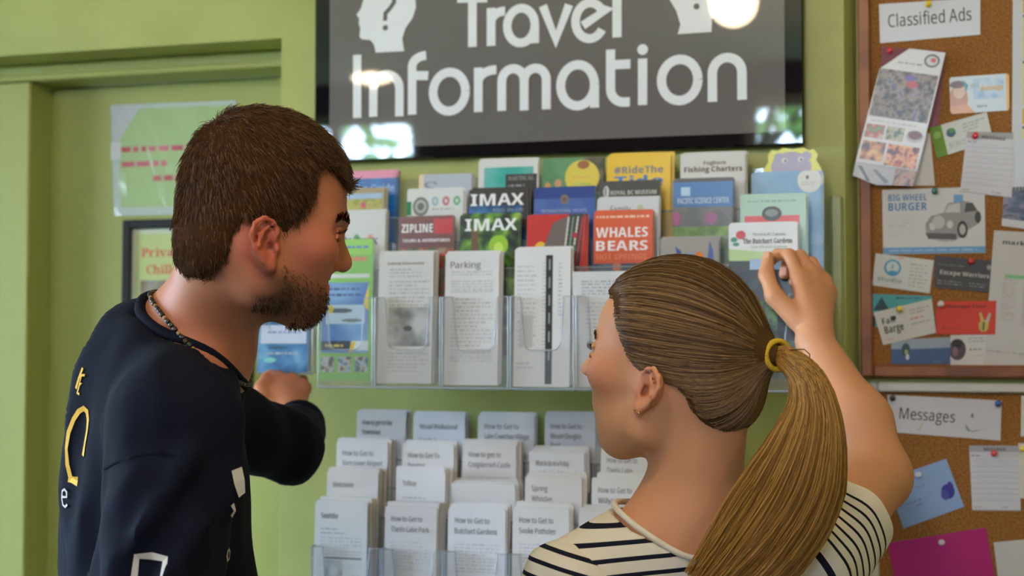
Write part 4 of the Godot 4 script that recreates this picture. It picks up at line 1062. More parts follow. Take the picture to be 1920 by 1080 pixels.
	p.poly([Vector2(0.61, 0.38), Vector2(0.65, 0.26), Vector2(0.76, 0.24), Vector2(0.76, 0.38)], srgb(196, 198, 200)); p.poly([Vector2(0.8, 0.38), Vector2(0.82, 0.24), Vector2(0.88, 0.24), Vector2(0.92, 0.36)], srgb(80, 80, 84)); p.oval(0.78, 0.64, 0.05, 0.13, srgb(60, 60, 62)); p.oval(0.78, 0.64, 0.03, 0.08, srgb(180, 180, 180)); p.oval(0.93, 0.46, 0.03, 0.09, srgb(70, 70, 72)); p.poly([Vector2(0.42, 0.68), Vector2(0.72, 0.7), Vector2(0.72, 0.79), Vector2(0.45, 0.77)], srgb(90, 90, 94)); p.oval(0.49, 0.58, 0.03, 0.06, srgb(206, 206, 206)); p.oval(0.66, 0.56, 0.03, 0.06, srgb(206, 206, 206)); p.oval(0.55, 0.52, 0.06, 0.1, srgb(190, 190, 192)); p.col(0.7, 0.12, 0.79, 0.24, srgb(110, 160, 214))
	o = paper("car_advert", "white burger advert with blue capitals and a grey vintage car", "advert", [Vector2(-0.0473, 1.7896), Vector2(0.1067, 1.7901), Vector2(0.107, 1.6872), Vector2(-0.0466, 1.6873)], z + 0.001, p, M.print)
	write(o, "BIG WHEEL", 0.06, 0.44, 0.18, 0.1, M.blue_ink, "sans_bold"); write(o, "BURGER", 0.06, 0.44, 0.33, 0.12, M.blue_ink, "sans_bold")
	# dark photo with a strip of lettering
	p = pic(70, 90, srgb(40, 38, 44), 112)
	p.photo(0, 0.1, 1, 0.8, [srgb(30, 28, 36), srgb(70, 64, 90), srgb(120, 100, 100), srgb(50, 36, 36)], 8.0); p.col(0, 0, 1, 0.14, srgb(150, 148, 146)); p.col(0, 0.82, 1, 1, srgb(196, 190, 184)); p.oval(0.6, 0.45, 0.06, 0.08, srgb(170, 40, 50))
	o = paper("photo_card", "dark night photo card under the timetable sheet", "photo", [Vector2(0.1365, 1.7942), Vector2(0.2261, 1.7898), Vector2(0.225, 1.713), Vector2(0.131, 1.7281)], z + 0.0009, p, M.gloss)
	write(o, "by m", 0.12, 0.5, 0.14, 0.14, M.ink, "serif_bold")
	# big price sheet
	p = pic(100, 200, srgb(200, 196, 196), 113)
	p.col(0.18, 0.3, 1.0, 0.325, srgb(130, 190, 140)); p.lines(0.16, 0.33, 0.34, 0.62, 26, srgb(170, 164, 164)); p.lines(0.42, 0.33, 0.62, 0.64, 26, srgb(158, 152, 152)); p.lines(0.02, 0.83, 0.96, 0.86, 1, srgb(160, 154, 154)); p.lines(0.02, 0.94, 0.96, 0.97, 1, srgb(160, 154, 154))
	o = paper("price_sheet", "large white sheet with a thin green bar over small print columns", "sheet", [Vector2(0.1199, 1.7217), Vector2(0.2325, 1.7128), Vector2(0.2188, 1.4884), Vector2(0.1009, 1.5015)], z + 0.0018, p, M.print)
	write(o, "market", 0.12, 0.5, 0.09, 0.03, M.ink, "sans_bold")
	# cards in the lower half
	p = pic(120, 76, srgb(206, 206, 204), 114)
	p.oval(0.32, 0.38, 0.145, 0.25, srgb(70, 150, 190)); p.oval(0.32, 0.37, 0.11, 0.19, srgb(200, 210, 214)); p.col(0.31, 0.28, 0.33, 0.42, srgb(60, 110, 140)); p.oval(0.34, 0.52, 0.08, 0.06, srgb(70, 150, 190)); p.lines(0.62, 0.16, 0.92, 0.9, 7, srgb(160, 160, 160)); p.lines(0.4, 0.04, 0.55, 0.1, 1, srgb(200, 120, 120))
	o = paper("business_card", "white card with a blue ring emblem below the car advert", "card", [Vector2(-0.058, 1.6892), Vector2(0.03, 1.6768), Vector2(0.0231, 1.6251), Vector2(-0.0642, 1.6386)], z + 0.0012, p, M.print)
	write(o, "studio", 0.08, 0.5, 0.82, 0.13, mat(srgb(130, 150, 156), 0.6), "sans_bold")
	p = pic(120, 76, srgb(72, 70, 74), 115)
	p.lines(0.06, 0.74, 0.5, 0.9, 2, srgb(120, 118, 120)); p.lines(0.62, 0.74, 0.95, 0.9, 2, srgb(120, 118, 120)); p.lines(0.06, 0.24, 0.8, 0.3, 1, srgb(100, 98, 100)); p.oval(0.95, 0.22, 0.04, 0.08, srgb(150, 148, 150))
	o = paper("business_card", "charcoal escape room card with pale lettering", "card", [Vector2(0.0317, 1.6843), Vector2(0.1163, 1.6747), Vector2(0.1133, 1.6251), Vector2(0.0296, 1.6343)], z + 0.001, p, M.print)
	write(o, "Escape Warriors", 0.1, 0.97, 0.56, 0.13, mat(srgb(190, 186, 182), 0.6), "sans_bold")
	p = pic(120, 70, srgb(76, 158, 166), 116)
	p.poly([Vector2(0.02, 0.5), Vector2(0.16, 0.1), Vector2(0.3, 0.5)], srgb(36, 70, 76)); p.lines(0.4, 0.08, 0.95, 0.2, 1, srgb(30, 70, 76)); p.col(0.0, 0.66, 0.06, 1.0, srgb(40, 40, 44))
	paper("business_card", "teal card with dark sailing boat emblem", "card", [Vector2(-0.0635, 1.6251), Vector2(0.0262, 1.6209), Vector2(0.0241, 1.5709), Vector2(-0.0648, 1.5728)], z + 0.0008, p, M.print)
	p = pic(120, 76, srgb(206, 203, 198), 117)
	p.oval(0.32, 0.3, 0.05, 0.07, srgb(60, 58, 56)); p.lines(0.6, 0.16, 0.94, 0.34, 2, srgb(160, 158, 156)); p.lines(0.6, 0.4, 0.94, 0.5, 1, srgb(200, 90, 90)); p.lines(0.6, 0.56, 0.94, 0.64, 1, srgb(120, 118, 116)); p.lines(0.12, 0.84, 0.26, 0.92, 1, srgb(210, 110, 110))
	o = paper("business_card", "tilted white card with a black bold wordmark over the teal card", "card", [Vector2(-0.0621, 1.5956), Vector2(0.0262, 1.6167), Vector2(0.032, 1.5634), Vector2(-0.0479, 1.5442)], z + 0.0018, p, M.print)
	write(o, "Fair", 0.1, 0.36, 0.42, 0.18, M.ink, "sans_bold"); write(o, "Barge", 0.1, 0.46, 0.7, 0.22, M.ink, "sans_bold")
	p = pic(120, 70, srgb(206, 58, 42), 118)
	p.lines(0.04, 0.75, 0.4, 0.86, 1, srgb(170, 40, 30)); p.oval(0.8, 0.74, 0.085, 0.18, srgb(190, 170, 90)); p.poly([Vector2(0.76, 0.66), Vector2(0.72, 0.36), Vector2(0.76, 0.34), Vector2(0.81, 0.6)], srgb(196, 180, 110)); p.poly([Vector2(0.82, 0.62), Vector2(0.88, 0.36), Vector2(0.92, 0.38), Vector2(0.88, 0.68)], srgb(186, 186, 170)); p.oval(0.8, 0.75, 0.02, 0.14, srgb(90, 100, 50))
	o = paper("business_card", "bright red massage card with a hand making a victory sign", "card", [Vector2(0.0325, 1.6125), Vector2(0.1218, 1.6127), Vector2(0.1196, 1.5608), Vector2(0.032, 1.5609)], z + 0.0024, p, M.print)
	write(o, "Massage Time", 0.17, 0.85, 0.2, 0.1, mat(srgb(90, 30, 26), 0.6), "serif_bold")
	p = pic(120, 52, srgb(84, 100, 140), 119)
	p.col(0, 0, 1, 0.4, srgb(150, 160, 176)); p.col(0, 0.4, 1, 1, srgb(58, 78, 120)); p.oval(0.25, 0.42, 0.07, 0.26, srgb(40, 60, 40)); p.oval(0.26, 0.5, 0.03, 0.1, srgb(150, 170, 90)); p.oval(0.28, 0.7, 0.03, 0.12, srgb(200, 204, 204)); p.lines(0.7, 0.85, 0.85, 0.93, 1, srgb(120, 134, 164))
	paper("business_card", "dark blue sea card along the board's bottom rail", "card", [Vector2(-0.0357, 1.5526), Vector2(0.0534, 1.5567), Vector2(0.053, 1.5144), Vector2(-0.0361, 1.5141)], z + 0.0006, p, M.gloss)
	p = pic(90, 60, srgb(208, 206, 206), 120)
	p.oval(0.2, 0.48, 0.24, 0.34, srgb(84, 64, 74)); p.oval(0.2, 0.3, 0.14, 0.14, srgb(44, 40, 44)); p.oval(0.14, 0.55, 0.08, 0.16, srgb(130, 100, 110)); p.lines(0.5, 0.1, 0.95, 0.3, 2, srgb(150, 148, 148)); p.lines(0.55, 0.42, 0.9, 0.54, 1, srgb(120, 118, 118)); p.lines(0.55, 0.64, 0.95, 0.74, 1, srgb(200, 150, 150))
	paper("business_card", "white card with a dark round rose emblem beside the sea card", "card", [Vector2(0.0535, 1.5601), Vector2(0.1071, 1.5616), Vector2(0.105, 1.5122), Vector2(0.0529, 1.5128)], z + 0.0007, p, M.print)
	# white board
	p = pic(200, 80, srgb(206, 202, 206), 121)
	p.poly([Vector2(0.69, 0.62), Vector2(0.74, 0.8), Vector2(0.86, 0.74), Vector2(0.75, 0.83), Vector2(0.7, 0.8)], srgb(140, 148, 150)); p.oval(0.75, 0.42, 0.012, 0.06, srgb(120, 116, 120)); p.poly([Vector2(0.3, 0.7), Vector2(0.32, 0.7), Vector2(0.28, 0.9), Vector2(0.26, 0.9)], srgb(190, 188, 166))
	o = paper("heading_label", "white smudged label reading messages", "label", [Vector2(-0.0422, 1.4663), Vector2(0.1277, 1.459), Vector2(0.1254, 1.3975), Vector2(-0.0403, 1.4078)], z + 0.001, p, M.gloss)
	write(o, "Messages", 0.1, 0.6, 0.62, 0.3, M.ink, "sans")
	p = pic(100, 80, srgb(140, 166, 206), 122)
	p.oval(0.84, 0.62, 0.1, 0.14, srgb(56, 50, 140)); p.oval(0.78, 0.66, 0.06, 0.1, srgb(76, 76, 160)); p.oval(0.9, 0.55, 0.04, 0.1, srgb(56, 50, 140)); p.lines(0.2, 0.3, 0.55, 0.42, 1, srgb(116, 130, 180)); p.lines(0.15, 0.55, 0.6, 0.72, 2, srgb(116, 130, 180))
	paper("blue_note", "pale blue tilted note with a dark ink blot", "note", [Vector2(-0.0451, 1.3334), Vector2(0.045, 1.3679), Vector2(0.071, 1.2946), Vector2(-0.02, 1.2577)], z + 0.001, p, M.print)
	p = pic(90, 60, srgb(176, 16, 108), 123)
	o = paper("magenta_sheet", "magenta paper sheet pinned low on the white board", "paper", [Vector2(-0.0444, 1.2344), Vector2(0.102, 1.2637), Vector2(0.1281, 1.1095), Vector2(-0.017, 1.0769)], z + 0.001, p, M.print)
	write(o, "House", 0.52, 0.88, 0.56, 0.1, mat(srgb(226, 170, 200), 0.6))
	p = pic(50, 50, srgb(200, 196, 192), 124)
	paper("paper_sheet", "blank white paper sheet beside the magenta sheet", "paper", [Vector2(0.1134, 1.2413), Vector2(0.2263, 1.2568), Vector2(0.2349, 1.1154), Vector2(0.128, 1.1014)], z + 0.0008, p, M.print)
	p = pic(40, 40, srgb(212, 210, 206), 125)
	paper("paper_sheet", "white paper strip beside the messages label", "paper", [Vector2(0.1565, 1.4667), Vector2(0.2292, 1.4658), Vector2(0.2284, 1.4043), Vector2(0.1549, 1.4046)], z + 0.0008, p, M.print)
	p = pic(40, 60, srgb(214, 208, 190), 126)
	paper("paper_sheet", "cream paper sheet tucked under the lower message note", "paper", [Vector2(0.151, 1.394), Vector2(0.2206, 1.3937), Vector2(0.2195, 1.3073), Vector2(0.1522, 1.3101)], z + 0.0005, p, M.print)
	# pins
	pin(Vector3(0.0254, 2.0788, -0.016), srgb(226, 196, 40), "yellow push pin holding the classified ads label")
	pin(Vector3(-0.0337, 2.0088, -0.017), srgb(206, 40, 60), "red push pin holding the maroon sheet by the food leaflet")
	pin(Vector3(0.0932, 1.8683, -0.014), srgb(206, 36, 50), "red push pin holding the upper ruled message note")
	pin(Vector3(0.032, 1.7846, -0.016), srgb(20, 110, 100), "dark green push pin holding the car advert")
	pin(Vector3(0.0848, 1.6734, -0.016), srgb(190, 40, 40), "red push pin holding the charcoal escape room card")
	pin(Vector3(-0.023, 1.6003, -0.015), srgb(224, 190, 40), "yellow push pin holding the tilted wordmark card")
	pin(Vector3(0.0388, 1.6074, -0.014), srgb(206, 206, 210), "white push pin holding the bright red massage card")
	pin(Vector3(-0.0349, 1.4606, -0.016), srgb(20, 20, 22), "black push pin in the corner of the messages label")
	pin(Vector3(0.1221, 1.4541, -0.016), srgb(36, 70, 160), "blue push pin in the corner of the messages label")
	pin(Vector3(0.115, 1.3778, -0.016), srgb(200, 50, 44), "red push pin holding the lower ruled message note")
	pin(Vector3(0.0025, 1.3423, -0.016), srgb(206, 206, 206), "white push pin holding the pale blue note")
	pin(Vector3(0.0364, 1.2386, -0.016), srgb(206, 200, 206), "white push pin holding the magenta sheet")
	pin(Vector3(0.1569, 1.3853, -0.016), srgb(222, 196, 60), "yellow push pin holding the cream sheet")

# ---------------------------------------------------------------- the man
func man() -> void:
	var hp := Vector3(-0.7125, 1.7149, 0.8441)
	var face := facing(Vector3(0.8309, 0, -0.5563), 0.02, 0.0)
	var tf := Transform3D(face, hp)
	var back := tf.affine_inverse()
	var ahead := Vector3(0.8844, 0, -0.4664)
	var right := Vector3(0.4664, 0, 0.8844)
	var turn := Basis(-right, Vector3.UP, ahead)
	var nb := Vector3(-0.8129, 1.5401, 0.8033)
	var sr := Vector3(-0.7669, 1.4684, 0.9174)
	var sl := Vector3(-0.93, 1.4764, 0.6675)
	var person := base("person", Vector3(Vector3(-0.9001, 1.1106, 0.7696).x, 0, Vector3(-0.9001, 1.1106, 0.7696).z))
	tag(person, "man in navy long-sleeved shirt smiling in profile, reaching to a blue brochure", "person")
	var o := Transform3D(Basis(), -person.position)
	# ---- skin: head and neck on a fine grid, hand on another, all one mesh
	var hf := head_field(false)
	hf.cap(Vector3(0, -0.07, -0.020), back * nb, 0.053, 0.062, 0.03)
	hf.cap(back * nb, back * nb.lerp(sr, 0.5), 0.058, 0.05, 0.04)
	hf.cap(back * nb, back * nb.lerp(sl, 0.5), 0.058, 0.05, 0.04)
	hf.egg(back * Vector3(-0.8402, 1.4934, 0.7883), Vector3(0.08, 0.05, 0.06), 0.04)
	var skin := lin(182, 114, 84)
	var ruddy := lin(184, 98, 76)
	var stub := lin(96, 66, 50)
	var paint := func(p: Vector3) -> Color:
		var c := skin
		if p.z < 0.024 and p.z > -0.03 and p.y < -0.025 and p.y > -0.1:
			c = c.lerp(ruddy, clampf((absf(p.x) - 0.068) / 0.006, 0.0, 1.0))
		var ch := Vector2(p.z - 0.06, p.y + 0.062).length()
		c = c.lerp(ruddy, clampf(1.0 - ch / 0.045, 0.0, 0.6))
		# stubble of the beard: along the jaw, round the mouth, up to the ear
		var jaw := -0.083 - 0.35 * (p.z - 0.03) + 0.25 * maxf(0.0, 0.012 - p.z)
		if p.z > -0.012 and p.y < jaw and p.y > -0.155:
			c = c.lerp(stub, clampf((jaw - p.y) / 0.022, 0.0, 0.85) * clampf((p.z + 0.012) / 0.03, 0.0, 1.0) * clampf((p.y + 0.155) / 0.02, 0.0, 1.0))
		if p.z > 0.066 and absf(p.x) < 0.03 and p.y < -0.084 and p.y > -0.0905:
			c = c.lerp(stub, 0.5)
		if p.z > 0.066 and absf(p.x) < 0.024 and p.y < -0.088 and p.y > -0.111:
			c = lin(176, 96, 84)
		return c
	var g := Geo.new()
	g.use_c = true
	hf.mesh(g, 0.0036, o * tf, paint)
	var skin_v := g.v.duplicate()
	var skin_n := g.n.duplicate()
	# left hand at the holder
	var hd := Field.new()
	var wr := Vector3(-0.9277, 1.4331, 0.2699)
	hd.cap(Vector3(-0.9005, 1.4212, 0.3138), wr, 0.029, 0.026, 0.02)
	hand_field(hd, wr, [Vector3(-0.996, 1.4753, 0.2181), Vector3(-0.9843, 1.485, 0.1996), Vector3(-0.9658, 1.4849, 0.1892), Vector3(-0.947, 1.4746, 0.1834)],
		[Vector3(-0.9541, 1.4383, 0.2672), Vector3(-0.9841, 1.4563, 0.2504), Vector3(-0.9998, 1.4756, 0.2296), Vector3(-1.0002, 1.4937, 0.2096)],
		[[Vector3(-1.0067, 1.4947, 0.1803), Vector3(-1.0126, 1.4871, 0.1557), Vector3(-1.0115, 1.4747, 0.1497)], [Vector3(-0.9981, 1.4978, 0.1624), Vector3(-1.0072, 1.4902, 0.1387), Vector3(-1.0056, 1.4761, 0.1377)], [Vector3(-0.9817, 1.4977, 0.1526), Vector3(-0.994, 1.4901, 0.1298), Vector3(-0.9942, 1.476, 0.1292)], [Vector3(-0.963, 1.4874, 0.1521), Vector3(-0.9764, 1.4816, 0.1348), Vector3(-0.9782, 1.4693, 0.1349)]])
	hd.mesh(g, 0.0032, o, func(_p: Vector3) -> Color: return skin)
	# trunk and arms under the cloth, coarse
	var core := Field.new()
	core.egg(Vector3(-0.8745, 1.3972, 0.7735), Vector3(0.145, 0.19, 0.078), 0.05, 0, turn)
	core.egg(Vector3(-0.876, 1.2443, 0.768), Vector3(0.14, 0.22, 0.085), 0.05, 0, turn)
	core.chain([sl, Vector3(-0.8708, 1.398, 0.4085), Vector3(-0.9005, 1.4212, 0.3138)], [0.05, 0.035, 0.028], 0.02)
	core.chain([sr, Vector3(-0.7779, 1.1872, 0.9564), Vector3(-0.7457, 1.0123, 0.8676)], [0.05, 0.04, 0.028], 0.02)
	hand_field(core, Vector3(-0.7457, 1.0123, 0.8676), [Vector3(-0.7305, 0.9461, 0.8711), Vector3(-0.7314, 0.9383, 0.8503), Vector3(-0.735, 0.9335, 0.8303), Vector3(-0.7412, 0.9317, 0.8112)], [Vector3(-0.7355, 1.0042, 0.8748), Vector3(-0.7179, 0.9883, 0.89), Vector3(-0.7076, 0.9672, 0.8915), Vector3(-0.7023, 0.9501, 0.8893)],
		[[Vector3(-0.7197, 0.9112, 0.8667), Vector3(-0.7059, 0.8938, 0.8621), Vector3(-0.6947, 0.888, 0.8588)], [Vector3(-0.7222, 0.9, 0.8462), Vector3(-0.7099, 0.8803, 0.8367), Vector3(-0.6985, 0.8773, 0.8334)], [Vector3(-0.7279, 0.8939, 0.8216), Vector3(-0.7153, 0.8756, 0.8121), Vector3(-0.7055, 0.8726, 0.8092)], [Vector3(-0.7351, 0.8996, 0.803), Vector3(-0.7241, 0.8824, 0.7941), Vector3(-0.7171, 0.8793, 0.792)]])
	core.mesh(g, 0.0125, o, func(_p: Vector3) -> Color: return skin)
	var sk := vcol(0.55, 0.4)
	part("body", g.mesh(), sk, person)
	# ---- shirt
	var sh := Field.new()
	sh.wave = FastNoiseLite.new()
	sh.wave.seed = 5; sh.wave.frequency = 7.0; sh.wave.fractal_octaves = 3
	sh.wave_amp = 0.010
	sh.wave_scale = Vector3(1.6, 0.55, 1.6)
	sh.egg(Vector3(-0.8755, 1.4163, 0.7745), Vector3(0.158, 0.17, 0.090), 0.06, 0, turn)
	sh.egg(Vector3(-0.8712, 1.238, 0.7664), Vector3(0.155, 0.28, 0.114), 0.06, 0, turn)
	sh.egg(Vector3(-0.8867, 1.4931, 0.7911), Vector3(0.13, 0.09, 0.062), 0.05, 0, turn)
	sh.cap(Vector3(-0.8456, 1.5326, 0.8018), Vector3(-0.8181, 1.5078, 0.8034), 0.050, 0.050, 0.05)
	sh.cap(Vector3(-0.8329, 1.519, 0.8081), sr, 0.056, 0.064, 0.05)
	sh.cap(Vector3(-0.8329, 1.519, 0.8081), sl, 0.056, 0.060, 0.05)
	sh.cap(sr, Vector3(-0.7779, 1.1872, 0.9564), 0.070, 0.062, 0.02)
	sh.cap(Vector3(-0.7779, 1.1872, 0.9564), Vector3(-0.746, 1.0257, 0.8735), 0.058, 0.036, 0.03)
	sh.chain([sl, Vector3(-0.8708, 1.398, 0.4085), Vector3(-0.8995, 1.4209, 0.3083)], [0.062, 0.049, 0.037], 0.03)
	# pulled folds: from the armhole down the sleeve, down the back
	for q in [[Vector3(-0.8509, 1.4566, 0.9148), Vector3(-0.9005, 1.2863, 0.8805), 0.012], [Vector3(-0.7519, 1.4179, 0.9788), Vector3(-0.7954, 1.3039, 0.9971), 0.01], [Vector3(-0.7063, 1.402, 0.9133), Vector3(-0.7223, 1.2911, 0.9967), 0.012], [Vector3(-0.8877, 1.5141, 0.8858), Vector3(-0.9227, 1.3302, 0.8573), 0.012], [Vector3(-0.7445, 1.4912, 0.8756), Vector3(-0.7498, 1.3462, 0.8402), 0.014], [Vector3(-0.8907, 1.4314, 0.4882), Vector3(-0.8583, 1.376, 0.4353), 0.012], [Vector3(-0.7706, 1.4083, 0.9993), Vector3(-0.8361, 1.3028, 0.9669), 0.008], [Vector3(-0.7151, 1.4297, 0.9793), Vector3(-0.7553, 1.3525, 1.024), 0.007], [Vector3(-0.7028, 1.3647, 0.9784), Vector3(-0.7275, 1.3053, 1.0195), 0.008], [Vector3(-0.8663, 1.5201, 0.88), Vector3(-0.7668, 1.4601, 0.9535), 0.008], [Vector3(-0.8937, 1.3951, 0.4981), Vector3(-0.8723, 1.429, 0.4413), 0.008]]:
		sh.cap(q[0], q[1], q[2], q[2] * 0.5, 0.028)
	# the neck hole
	var ax := (Vector3(-0.7659, 1.5989, 0.8234) - nb).normalized()
	sh.cap(nb + ax * 0.02, nb + ax * 0.2, 0.074, 0.09, 0.006, 1)
	g = Geo.new()
	sh.mesh(g, 0.0085, o)
	var navy := mat(srgb(17, 20, 34), 0.9, 0.25)
	var shirt := part("shirt", g.mesh(), navy, person)
	# collar band
	var cl := Field.new()
	for i in sh.kind.size() - 1:
		cl.kind.append(sh.kind[i]); cl.a.append(sh.a[i]); cl.b.append(sh.b[i]); cl.ra.append(sh.ra[i]); cl.rb.append(sh.rb[i]); cl.k.append(sh.k[i]); cl.cut.append(sh.cut[i]); cl.inv.append(sh.inv[i])
	var ring := collar(cl, nb + ax * 0.02, ax, 0.0755, ahead, 1.0, 0.16)
	g = Geo.new()
	g.tube(ring.map(func(p: Vector3) -> Vector3: return p - person.position), [0.0065], 8, Color.WHITE, false)
	part("collar", g.mesh(), navy, shirt)
	var cuff := Vector3(-0.8995, 1.4209, 0.3083)
	var cd := (cuff - Vector3(-0.8708, 1.398, 0.4085)).normalized()
	var cring := []
	var cu := cd.cross(Vector3.UP).normalized()
	for i in 25:
		cring.append(cuff + cd * 0.012 + (cu * cos(TAU * i / 24) + cd.cross(cu) * sin(TAU * i / 24)) * 0.0335 - person.position)
	g = Geo.new()
	g.tube(cring, [0.006], 8, Color.WHITE, false)
	part("cuff", g.mesh(), navy, shirt)
	# seams: thin rolled lines on the cloth
	# prints on the cloth: flat shapes laid on it, seen square from `from`
	var yellow := mat(srgb(226, 176, 48), 0.8)
	var white := mat(srgb(206, 200, 192), 0.8)
	var lay := func(called: String, pts: Array, width: float, m: Material, toward: Vector3) -> void:
		var gg := Geo.new()
		var on := []
		for p in pts:
			on.append(sh.march(p - toward * 0.25, toward, 60, 0.8))
		for i in on.size() - 1:
			var d: Vector3 = (on[i + 1] - on[i]).normalized()
			var n0: Vector3 = sh.normal(on[i])
			var n1: Vector3 = sh.normal(on[i + 1])
			var e: Vector3 = ((on[mini(i + 2, on.size() - 1)] - on[i + 1]).normalized() + d).normalized()
			var b0: Vector3 = ((on[i] - on[maxi(i - 1, 0)]).normalized() + d).normalized()
			var a0: Vector3 = n0.cross(b0).normalized() * width / 2
			var a1: Vector3 = n1.cross(e).normalized() * width / 2
			var l := [on[i] + a0 + n0 * 0.0012, on[i] - a0 + n0 * 0.0012, on[i + 1] - a1 + n1 * 0.0012, on[i + 1] + a1 + n1 * 0.0012]
			gg.face(l.map(func(p: Vector3) -> Vector3: return p - person.position), n0)
		part(called, gg.mesh(), m, shirt)
	var dir := Vector3(-0.1568, 0, -0.9949)
	lay.call("printed_letter", [Vector3(-0.9017, 1.3912, 0.885), Vector3(-0.912, 1.3954, 0.8881), Vector3(-0.9176, 1.4122, 0.8903), Vector3(-0.918, 1.4302, 0.8911), Vector3(-0.9138, 1.4482, 0.8906), Vector3(-0.9067, 1.4631, 0.8892), Vector3(-0.8997, 1.4721, 0.8876), Vector3(-0.8927, 1.4757, 0.8857), Vector3(-0.8876, 1.4721, 0.8841), Vector3(-0.8854, 1.4631, 0.8832), Vector3(-0.8861, 1.4512, 0.8829), Vector3(-0.8897, 1.4362, 0.8833), Vector3(-0.8927, 1.423, 0.8837)], 0.0062, yellow, dir)
	lay.call("printed_letter", [Vector3(-0.9155, 1.396, 0.8891), Vector3(-0.9074, 1.3948, 0.8867), Vector3(-0.9011, 1.3954, 0.885)], 0.0075, yellow, dir)
	lay.call("printed_letter", [Vector3(-0.8946, 1.5201, 0.888), Vector3(-0.8993, 1.5093, 0.8889), Vector3(-0.9041, 1.4973, 0.8898)], 0.0035, yellow, dir)
	lay.call("printed_letter", [Vector3(-0.8906, 1.5123, 0.8866), Vector3(-0.8953, 1.5123, 0.8879), Vector3(-0.8982, 1.5033, 0.8884), Vector3(-0.8948, 1.5033, 0.8874), Vector3(-0.8983, 1.5021, 0.8883), Vector3(-0.9018, 1.4925, 0.8889), Vector3(-0.8984, 1.4913, 0.8879)], 0.003, yellow, dir)
	lay.call("printed_letter", [Vector3(-0.925, 1.375, 0.8909), Vector3(-0.9174, 1.3756, 0.8888), Vector3(-0.9174, 1.381, 0.889), Vector3(-0.9208, 1.384, 0.8901), Vector3(-0.9249, 1.3816, 0.8911), Vector3(-0.9261, 1.3732, 0.8912), Vector3(-0.9245, 1.366, 0.8904), Vector3(-0.9204, 1.3642, 0.8892), Vector3(-0.9169, 1.3672, 0.8883)], 0.0028, white, dir)
	var near := Vector3(-0.3204, 0, -0.9486)
	lay.call("printed_square", [Vector3(-0.7507, 1.3035, 1.0468), Vector3(-0.7474, 1.3329, 1.047), Vector3(-0.7322, 1.3329, 1.0427), Vector3(-0.7171, 1.3308, 1.0384), Vector3(-0.7194, 1.3009, 1.0379)], 0.0075, white, near)
	var chest := Vector3(-0.9804, 0, -0.1591)
	lay.call("printed_badge", [Vector3(-0.6883, 1.4152, 0.9295), Vector3(-0.6851, 1.4011, 0.9281), Vector3(-0.682, 1.3871, 0.9266)], 0.014, white, Vector3(-0.7534, 0, -0.8261))
	lay.call("printed_letter", [Vector3(-0.6951, 1.3786, 0.93), Vector3(-0.6919, 1.3713, 0.9288), Vector3(-0.6963, 1.3657, 0.9299)], 0.005, white, Vector3(-0.6572, 0, -0.8533))
	lay.call("printed_letter", [Vector3(-0.6889, 1.3505, 0.9272), Vector3(-0.6878, 1.3562, 0.9271), Vector3(-0.6834, 1.3556, 0.9258), Vector3(-0.6835, 1.35, 0.9256), Vector3(-0.6868, 1.3466, 0.9264), Vector3(-0.6803, 1.3455, 0.9245)], 0.003, white, Vector3(-0.6572, 0, -0.8533))
	lay.call("printed_letter", [Vector3(-0.6967, 1.3286, 0.9285), Vector3(-0.6984, 1.3224, 0.9288), Vector3(-0.6974, 1.3163, 0.9282), Vector3(-0.6941, 1.3174, 0.9273), Vector3(-0.6935, 1.3241, 0.9274), Vector3(-0.6956, 1.3292, 0.9282)], 0.0028, white, Vector3(-0.6572, 0, -0.8533))
	var dark := mat(srgb(14, 16, 26), 0.95, 0.2)
	lay.call("sleeve_seam", [Vector3(-0.8312, 1.4096, 0.9697), Vector3(-0.8214, 1.4163, 0.9672), Vector3(-0.8051, 1.4242, 0.9629), Vector3(-0.7877, 1.4304, 0.9582), Vector3(-0.7698, 1.4343, 0.9533), Vector3(-0.7573, 1.4354, 0.9498), Vector3(-0.74, 1.432, 0.9448)], 0.0022, dark, Vector3(-0.2723, 0, -0.9622))
	# ---- hair
	var cap := Field.new()
	cap.egg(Vector3(0, 0.003, 0.004), Vector3(0.0805, 0.0965, 0.0885), 0.02)
	cap.egg(Vector3(0, 0.012, 0.034), Vector3(0.066, 0.070, 0.072), 0.03)
	cap.egg(Vector3(0, -0.050, -0.024), Vector3(0.068, 0.055, 0.056), 0.03)
	cap.egg(Vector3(0, -0.068, -0.036), Vector3(0.060, 0.044, 0.045), 0.03)
	cap.keep(PackedVector2Array([Vector2(0.135, 0.012), Vector2(0.096, 0.014), Vector2(0.074, 0.030), Vector2(0.060, 0.026), Vector2(0.054, -0.008), Vector2(0.044, -0.024), Vector2(0.034, -0.040), Vector2(0.029, -0.060), Vector2(0.018, -0.060), Vector2(0.012, -0.036), Vector2(-0.002, -0.030), Vector2(-0.020, -0.036), Vector2(-0.030, -0.050), Vector2(-0.036, -0.078), Vector2(-0.050, -0.098), Vector2(-0.13, -0.096), Vector2(-0.13, 0.13), Vector2(0.135, 0.13)]))
	cap.wave = FastNoiseLite.new()
	cap.wave.seed = 3; cap.wave.frequency = 60.0
	cap.wave_amp = 0.0016
	g = Geo.new()
	g.use_c = true
	var rng := RandomNumberGenerator.new()
	rng.seed = 31
	var browns := [lin(62, 42, 28), lin(78, 54, 36), lin(92, 66, 44), lin(70, 48, 32), lin(108, 80, 54)]
	cap.mesh(g, 0.005, o * tf, func(_p: Vector3) -> Color: return browns[0])
	var hm := vcol(0.6, 0.3)
	var hair := part("hair", g.mesh(), vcol(0.95, 0.1), person)
	# short strands growing away from the crown
	var crown := Vector3(-0.01, 0.086, -0.052)
	var pos := g.v
	var nor := g.n
	var sg := Geo.new()
	sg.use_c = true
	var inv := (o * tf).affine_inverse()
